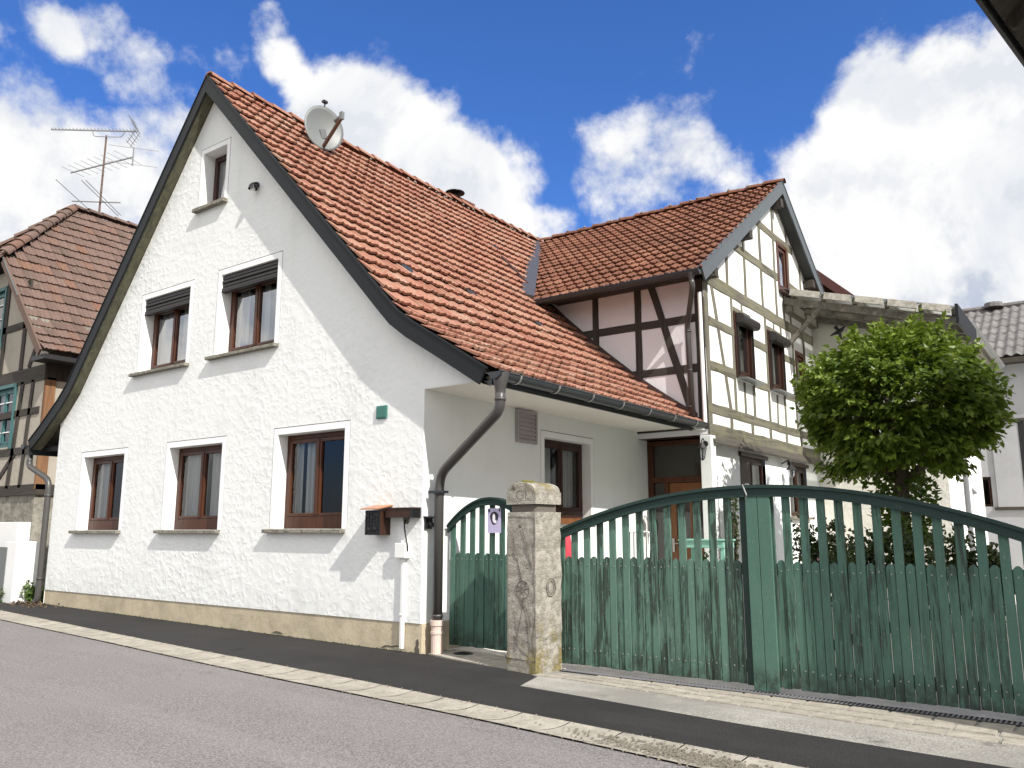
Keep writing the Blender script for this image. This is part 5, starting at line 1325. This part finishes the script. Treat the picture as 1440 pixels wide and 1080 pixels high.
HD = thing('grey_barn', 'pale barn with grey corrugated roof at the right edge behind the outbuilding', 'barn', (3.4, 18.3, 0))
YDn = 18.3
frW = lambda u, z, d: V(u, YDn - d, z)
m_ = MB(); wallsheet(m_, frW, [(3.3, 6.0), (16, 6.0)], 3.3, 16, 0, [(3.46, 3.72, 1.97, 2.76)]); m_.add([(3.3, YDn, 0), (3.3, 26, 0), (3.3, 26, 6), (3.3, 22, 8.1), (3.3, YDn, 6.0)], [(0, 1, 2, 3, 4)]); m_.build('wall', M['wall_grey'], HD)
w = sashes(frW, (3.46, 3.72, 1.97, 2.76), -.05, HD, 'frame_dark', fw=.03, sw=.03, bot=.03, n=1)
m_ = MB(); fbox(m_, frW, 3.84, 5.5, 1.95, 4.20, .004, .05); m_.build('sliding_door', M['wall_grey'], HD, bevel=.006)
m_ = MB(); fbox(m_, frW, 3.70, 9, 4.205, 4.27, .004, .09); fbox(m_, frW, 3.75, 9, 1.87, 1.945, .0, .06); m_.build('door_track', M['timber_dark_h'], HD)
m_ = MB(); fbox(m_, frW, 4.47, 4.62, 1.96, 4.19, .052, .06); m_.build('door_gap', M['black'], HD)
m_ = MB(); sl = math.hypot(4, 2.2); vs = []; N = 420; R_ = 7
for i in range(N + 1):
    x = lerp(2.95, 16, i / N); wv = .030 * math.sin(2 * math.pi * (x - 2.95) / .235)
    for j in range(R_ + 1):
        t = j / R_; st_ = .022 * (1 - (t * R_) % 1) if j < R_ else 0
        vs.append((x, lerp(17.85, 22, t), lerp(5.92, 8.22, t) + wv))
fs = [(i*(R_+1)+j, (i+1)*(R_+1)+j, (i+1)*(R_+1)+j+1, i*(R_+1)+j+1) for i in range(N) for j in range(R_)]
m_.add(vs, fs)
for j in range(1, R_):   # overlapping sheet edges
    t = j / R_; v2 = []
    for i in range(N + 1):
        x = lerp(2.95, 16, i / N); wv = .030 * math.sin(2 * math.pi * (x - 2.95) / .235)
        for (dt, dz) in ((-.012, .004), (-.012, .022), (.03, .022)): v2.append((x, lerp(17.85, 22, t + dt), lerp(5.92, 8.22, t + dt) + wv + dz))
    m_.add(v2, [(i*3+k, (i+1)*3+k, (i+1)*3+k+1, i*3+k+1) for i in range(N) for k in range(2)], 0, .5)
rfD = m_.build('roof', M['fibre'], HD, smooth=True)
m_ = MB(); m_.add([(2.95, 22, 8.2), (16, 22, 8.2), (16, 26.2, 5.9), (2.95, 26.2, 5.9)], [(0, 1, 2, 3)]); m_.build('roof', M['fibre'], HD)
m_ = MB(); m_.tube([(2.9, 22, 8.24), (16, 22, 8.24)], .10, 8); m_.lathe((3.9, 21.85, 8.25), [(.28, -.05), (.25, .1), (.0, .16)], 12); m_.build('ridge', M['fibre'], rfD)
m_ = MB(); m_.box(2.95, 16, 17.86, 17.9, 5.72, 5.86); m_.box(3.0, 16, 17.9, 18.3, 5.74, 5.77); m_.build('eave_board', M['timber_dark_h'], HD)

HE = thing('neighbouring_building', 'neighbouring building whose dark overhanging eave enters the top right corner', 'building', (6.43, -.62, 0))
HE.rotation_euler = (0, 0, math.radians(-9.3)); ORG[HE] = V(6.55, -.62, 0)
m_ = MB(); 
m_.add([(7.05, -.62, 0), (13, -.62, 0), (13, -.62, 5.3), (9.8, -.62, 8.1), (7.05, -.62, 5.7)], [(0, 1, 2, 3, 4)]); m_.add([(7.05, -.62, 0), (7.05, 9.3, 0), (7.05, 9.3, 5.8), (7.05, -.62, 5.8)], [(0, 1, 2, 3)]); m_.add([(13, -.62, 0), (13, 9.3, 0), (13, 9.3, 5.3), (13, -.62, 5.3)], [(0, 1, 2, 3)]); m_.add([(7.05, 9.3, 0), (13, 9.3, 0), (13, 9.3, 5.3), (9.8, 9.3, 8.1), (7.05, 9.3, 5.7)], [(0, 1, 2, 3, 4)])
m_.build('wall', M['stucco_side'], HE)
def surfE(s, v): sl = math.sqrt(1 + .79**2); t = s / sl; return V(6.08 + t, v, 5.40 + t * .79), V(-.79, 0, 1) / sl
tm = MB(); tile_field(tm, surfE, 4.75, -.95, 9.5, tw=.3, course=.33, seed=91); tm.build('roof', M['tile_brown'], HE)
m_ = MB(); m_.hexa([(6.10, -.93, 5.33), (6.12, -.93, 5.30), (9.82, -.93, 8.22), (9.80, -.93, 8.26), (6.10, 9.45, 5.33), (6.12, 9.45, 5.30), (9.82, 9.45, 8.22), (9.80, 9.45, 8.26)]); m_.hexa([(13.5, -.93, 5.33), (13.52, -.93, 5.36), (9.82, -.93, 8.26), (9.8, -.93, 8.22), (13.5, 9.45, 5.33), (13.52, 9.45, 5.36), (9.82, 9.45, 8.26), (9.8, 9.45, 8.22)]); m_.build('roof_decking', M['timber_dark'], HE)
for k in range(13): MB().beam((6.14, -.8 + k * .8, 5.27), (7.1, -.8 + k * .8, 6.03), .09, .12).build('rafter_end', M['timber_dark'], HE)
m_ = MB(); m_.box(6.06, 6.09, -.95, 9.5, 5.26, 5.40); m_.build('eave_board', M['iron'], HE)

# ------------------------------------------------------------------ things in the porch yard
t = thing('folding_chair', 'white metal garden chair standing against the lit house wall behind the gate', 'chair', (.42, 4.0, 0))
m_ = MB()
for dx in (0, .40): m_.tube(smooth_path([(.22 + dx, 4.05, 0), (.26 + dx, 4.2, .45), (.26 + dx, 4.34, 1.26)], .1), .014, 7); m_.tube([(.22 + dx, 4.45, 0), (.24 + dx, 4.0, .62)], .014, 7)
m_.tube(smooth_path([(.26, 4.34, 1.22), (.26, 4.35, 1.33), (.66, 4.35, 1.33), (.66, 4.34, 1.22)], .06), .014, 7); m_.build('frame', M['white_pl'], t, smooth=True)
m_ = MB(); m_.box(.24, .68, 4.0, 4.36, .44, .46); m_.build('seat', M['white_pl'], t)
m_ = MB()
for k in range(5): x = .32 + k * .07; m_.tube([(x, 4.32, .48), (x, 4.345, 1.32)], .008, 5)
m_.build('backrest', M['black'], t)
t = thing('planter_bench', 'pale green wooden planter bench in front of the porch door', 'bench', (1.62, 4.5, 0))
m_ = MB(); m_.box(1.12, 1.80, 4.40, 4.80, 1.10, 1.20); m_.box(1.10, 1.82, 4.38, 4.82, 1.20, 1.225); m_.build('trough', M['mint'], t, bevel=.006)
for (x, y) in ((1.14, 4.42), (1.74, 4.42), (1.14, 4.74), (1.74, 4.74)): m_ = MB(); m_.box(x, x + .05, y, y + .05, 0, 1.10); m_.build('leg', M['mint'], t)
m_ = MB(); m_.box(1.1, 1.82, 4.42, 4.78, .50, .54); m_.build('shelf', M['mint'], t)
shrub('potted plant on the lower shelf of the pale green planter bench', (1.42, 4.6, .54), .16, .48, 260, 12, 'leaf_pale', L=.06, name='potted_plant', cat='plant')
t = thing('parasol', 'folded red parasol leaning on the house wall behind the left end of the gate', 'parasol', (.62, 2.0, 0))
m_ = MB(); m_.lathe((.66, 2.0, .75), [(.015, 0), (.06, .05), (.085, .30), (.06, .55), (.015, .62)], 9); m_.build('canopy_cloth', M['red'], t, smooth=True)
m_ = MB(); m_.tube([(.66, 2.0, .0), (.66, 2.0, 1.40)], .018, 8); m_.build('pole', M['steel'], t)
# manhole by the wicket
mh = thing('drain_cover', 'small black drain cover in the slabs beside the pale drain collar', 'drain cover', (.42, .25, .012))
m_ = MB(); m_.lathe((.42, .25, .0125), [(.11, 0), (.11, .006), (.095, .008), (.0, .008)], 20); m_.build('lid', M['iron'], mh)
m_ = MB()
for k in range(5): m_.box(.36, .48, .19 + k * .03, .20 + k * .03, .0205, .025)
m_.build('slots', M['black'], mh)
# a steep red-edged roof further back, just showing between the timbered house and the canopy
HR = thing('rear_house', 'house further back, only its steep dark red roof edge showing behind the grey gable verge', 'house', (-.5, 15.2, 0))
m_ = MB(); m_.box(-2.8, 2.8, 15.3, 22, 0, 5.8); m_.build('wall', M['stucco_side'], HR)
ar, br_ = V(.0, 15.05, 8.68), V(2.9, 15.05, 5.87)
m_ = MB(); m_.add([ar, br_, br_ + V(0, 7, 0), ar + V(0, 7, 0)], [(0, 1, 2, 3)]); m_.add([ar, (-3, 15.05, 5.9), (-3, 22.05, 5.9), ar + V(0, 7, 0)], [(0, 1, 2, 3)]); m_.build('roof', M['tile_brown'], HR)
m_ = MB(); m_.beam(ar + V(0, -.02, -.06), br_ + V(0, -.02, -.06), .05, .22, up=(0, 0, 1)); m_.build('verge_board', M['verge_red'], HR)
gv = MB(); rn = random.Random(14)
def pebble(x, y, z, r): gv.obox((x, y, z), (r, r * rn.uniform(-.4, .4), 0), (r * rn.uniform(-.4, .4), r * .8, 0), (0, r*.2, r * .6), 0, rn.random())
for k in range(900):
    x = rn.gauss(4.25, .40); t_ = min(.98, max(.02, rn.gauss(.45, .18))); pebble(x, lerp(yL(x), yU(x), t_), .004, rn.uniform(.003, .008))
for k in range(500):
    x = rn.uniform(-9, 6); t_ = rn.choice((.02, .98)) + rn.gauss(0, .04); pebble(x, lerp(yL(x), yU(x), t_), zg(x) + .006, rn.uniform(.002, .006))
tag(gv.build('gravel', plain('loose_grit', (.17, .15, .12), .95, .4, 40)), 'loose grit and gravel washed into the stone gutter at the lower right', 'gravel', kind='stuff')
ms = MB(); rn = random.Random(33)
for k in range(420):
    x, y = rn.uniform(-8.9, -.05), -.010 + rn.gauss(0, .010)
    z = zg(x) + .003; h = rn.uniform(.003, .010)
    for j in range(3): leaf(ms, V(x, y, z), (rdir(rn) + V(0, -.3, .9)).normalized(), rdir(rn), h * 2, h, rn.random())
tag(ms.build('moss', M['leaf_dark']), 'tiny weeds and moss along the foot of the tan plinth', 'moss', kind='stuff')
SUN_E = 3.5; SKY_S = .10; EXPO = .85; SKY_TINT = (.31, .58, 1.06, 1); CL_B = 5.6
CLOUDS = [(-0.871, 0.326, 0.368, 0.127, 0.85), (-0.866, 0.376, 0.329, 0.176, 0.95), (-0.837, 0.43, 0.34, 0.146, 0.9), (-0.805, 0.449, 0.388, 0.127, 0.72), (-0.905, 0.345, 0.25, 0.244, 0.95), (-0.781, 0.411, 0.471, 0.088, 0.5), (-0.744, 0.462, 0.483, 0.088, 0.48), (-0.695, 0.508, 0.509, 0.049, 0.52), (-0.687, 0.485, 0.541, 0.041, 0.5), (-0.69, 0.534, 0.489, 0.044, 0.5), (-0.806, 0.333, 0.488, 0.041, 0.44), (-0.784, 0.364, 0.502, 0.045, 0.44), (-0.676, 0.586, 0.447, 0.107, 0.9), (-0.649, 0.628, 0.429, 0.127, 1.05), (-0.63, 0.669, 0.394, 0.127, 1.1), (-0.597, 0.71, 0.373, 0.117, 1.15), (-0.576, 0.738, 0.35, 0.088, 1.2), (-0.543, 0.737, 0.403, 0.078, 0.5), (-0.571, 0.704, 0.423, 0.039, 0.5), (-0.521, 0.779, 0.35, 0.068, 0.62), (-0.445, 0.787, 0.428, 0.083, 0.47), (-0.402, 0.811, 0.425, 0.093, 0.45), (-0.369, 0.835, 0.407, 0.088, 0.49), (-0.336, 0.858, 0.389, 0.083, 0.52), (-0.304, 0.882, 0.359, 0.078, 0.55), (-0.435, 0.817, 0.378, 0.088, 0.5), (-0.262, 0.901, 0.346, 0.088, 0.6), (-0.225, 0.91, 0.349, 0.117, 0.9), (-0.206, 0.884, 0.419, 0.078, 0.7), (-0.162, 0.888, 0.431, 0.117, 1.05), (-0.11, 0.899, 0.424, 0.127, 1.1), (-0.053, 0.906, 0.42, 0.117, 1.1), (-0.014, 0.918, 0.397, 0.156, 1.1), (-0.169, 0.922, 0.348, 0.186, 1.2), (-0.084, 0.939, 0.333, 0.215, 1.2), (-0.146, 0.954, 0.263, 0.215, 1.2), (-0.057, 0.97, 0.235, 0.215, 1.2), (0.016, 0.952, 0.305, 0.244, 1.1)]
# ------------------------------------------------------------------ camera, light, sky
Mr = ((0.80482, -0.10442, -0.58426), (0.59352, 0.1416, 0.79227), (0.0, -0.9844, 0.17594))
cam = bpy.data.cameras.new('camera'); co = bpy.data.objects.new('camera', cam); col.objects.link(co)
rx = V(Mr[0][0], Mr[1][0], Mr[2][0]); dn = V(Mr[0][1], Mr[1][1], Mr[2][1]); fw = V(Mr[0][2], Mr[1][2], Mr[2][2])
mat_ = Matrix((( rx.x, -dn.x, -fw.x, 6.430), (rx.y, -dn.y, -fw.y, -6.990), (rx.z, -dn.z, -fw.z, 1.36), (0, 0, 0, 1)))
co.matrix_world = mat_; cam.sensor_width = 36; cam.lens = 36 * 1147 / 1440; cam.clip_end = 2000; cam.clip_start = .05
sc.camera = co
TS = V(1, -.31, .95).normalized()     # towards the sun
sun = bpy.data.lights.new('sun', 'SUN'); so = bpy.data.objects.new('sun', sun); col.objects.link(so)
sun.energy = SUN_E; sun.angle = math.radians(.53); sun.color = (1.0, .955, .89)
so.rotation_euler = TS.to_track_quat('Z', 'Y').to_euler()
w = bpy.data.worlds.new('World'); sc.world = w; w.use_nodes = True; t = w.node_tree; t.nodes.clear()
out = t.nodes.new('ShaderNodeOutputWorld'); bg = t.nodes.new('ShaderNodeBackground'); t.links.new(bg.outputs[0], out.inputs[0]); bg.inputs[1].default_value = SKY_S
sky = t.nodes.new('ShaderNodeTexSky'); sky.sky_type = 'NISHITA'; sky.sun_disc = False; sky.sun_elevation = math.asin(TS.z); sky.sun_rotation = math.atan2(TS.x, TS.y)
tc = t.nodes.new('ShaderNodeTexCoord'); D = tc.outputs['Generated']
def nd(ty, **kw):
    n = t.nodes.new(ty)
    for k, v in kw.items():
        s = n.inputs[k.replace('_', ' ')]
        if isinstance(v, bpy.types.NodeSocket): t.links.new(v, s)
        else: s.default_value = v
    return n
def mth(op, a, b=0.0, c=None, clamp=False):
    n = t.nodes.new('ShaderNodeMath'); n.operation = op; n.use_clamp = clamp
    for i, v in enumerate((a, b, c)):
        if v is None: continue
        if isinstance(v, bpy.types.NodeSocket): t.links.new(v, n.inputs[i])
        else: n.inputs[i].default_value = v
    return n.outputs[0]
def sst(v, lo, hi):
    n = t.nodes.new('ShaderNodeMapRange'); n.interpolation_type = 'SMOOTHSTEP'; t.links.new(v, n.inputs[0]); n.inputs[1].default_value = lo; n.inputs[2].default_value = hi; return n.outputs[0]
def mixc(f, a, b, bl='MIX'):
    n = t.nodes.new('ShaderNodeMix'); n.data_type = 'RGBA'; n.blend_type = bl
    for i, v in ((0, f), (6, a), (7, b)):
        if isinstance(v, bpy.types.NodeSocket): t.links.new(v, n.inputs[i])
        else: n.inputs[i].default_value = v
    return n.outputs[2]
# cumulus banks: soft lobes in the directions where the banks stand, broken up by fractal noise
LOBES = CLOUDS
field = None
for (dx, dy, dz, r, s) in LOBES:
    vd = t.nodes.new('ShaderNodeVectorMath'); vd.operation = 'DISTANCE'; t.links.new(D, vd.inputs[0]); l = math.sqrt(dx*dx+dy*dy+dz*dz); vd.inputs[1].default_value = (dx/l, dy/l, dz/l)
    v = mth('MULTIPLY', sst(vd.outputs['Value'], r, r * .25), s)
    field = v if field is None else mth('MAXIMUM', field, v)
n1 = nd('ShaderNodeTexNoise', Vector=D, Scale=5.0, Detail=10.0, Roughness=.60, Distortion=.08).outputs['Fac']
n2 = nd('ShaderNodeTexNoise', Vector=D, Scale=19.0, Detail=8.0, Roughness=.6, Distortion=.0).outputs['Fac']
n3 = nd('ShaderNodeTexNoise', Vector=D, Scale=2.2, Detail=5.0, Roughness=.5).outputs['Fac']
# added clouds in the unseen sky, put there to lift the fill light
fill_clouds = mth('MULTIPLY', sst(n3, .36, .54), .95)
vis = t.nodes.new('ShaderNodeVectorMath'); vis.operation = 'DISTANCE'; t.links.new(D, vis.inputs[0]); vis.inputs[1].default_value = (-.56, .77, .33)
fill_clouds = mth('MULTIPLY', fill_clouds, sst(vis.outputs['Value'], .70, .95))
field = mth('MAXIMUM', field, fill_clouds)
br = mth('ADD', mth('MULTIPLY', mth('SUBTRACT', n1, .5), 2.1), mth('MULTIPLY', mth('SUBTRACT', n2, .5), .8))
dens = mth('ADD', field, br)
cov = sst(dens, .27, .72)
core = sst(dens, .45, 1.15)
off = t.nodes.new('ShaderNodeVectorMath'); off.operation = 'ADD'; t.links.new(D, off.inputs[0]); off.inputs[1].default_value = tuple((TS * .035 + V(0, 0, .02)))
n1b = nd('ShaderNodeTexNoise', Vector=off.outputs[0], Scale=5.0, Detail=10.0, Roughness=.60, Distortion=.08).outputs['Fac']
rel = sst(mth('SUBTRACT', n1b, n1), -.01, .12)
base_sh = sst(nd('ShaderNodeTexNoise', Vector=D, Scale=4.5, Detail=7.0, Roughness=.6, Distortion=.6).outputs['Fac'], .44, .66)
shade = mth('MINIMUM', mth('MULTIPLY_ADD', rel, .75, mth('MULTIPLY', base_sh, .8)), 1.0)
sx = nd('ShaderNodeSeparateXYZ'); t.links.new(D, sx.inputs[0])
low = sst(sx.outputs[2], .38, .18)
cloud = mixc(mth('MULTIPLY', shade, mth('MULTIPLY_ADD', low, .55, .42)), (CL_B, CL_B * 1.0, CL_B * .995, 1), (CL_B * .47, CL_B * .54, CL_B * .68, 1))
blue = mixc(1.0, sky.outputs[0], SKY_TINT, 'MULTIPLY')
bv = nd('ShaderNodeVectorMath'); bv.operation = 'MULTIPLY'; t.links.new(cloud, bv.inputs[0]); t.links.new(mixc(sst(vis.outputs['Value'], .70, .95), (1, 1, 1, 1), (1.78, 1.70, 1.58, 1)), bv.inputs[1])  # clouds out of view made brighter and warmer as added fill light
haze_ = mth('MULTIPLY', sst(sx.outputs[2], .16, .0), .8)
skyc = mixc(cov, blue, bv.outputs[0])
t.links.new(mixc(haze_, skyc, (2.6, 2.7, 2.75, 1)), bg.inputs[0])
sc.view_settings.view_transform = 'Standard'; sc.view_settings.look = 'None'; sc.view_settings.exposure = EXPO; sc.view_settings.gamma = 1; sc.view_settings.use_curve_mapping = False
sc.render.engine = 'CYCLES'; sc.cycles.max_bounces = 8; sc.cycles.transparent_max_bounces = 12
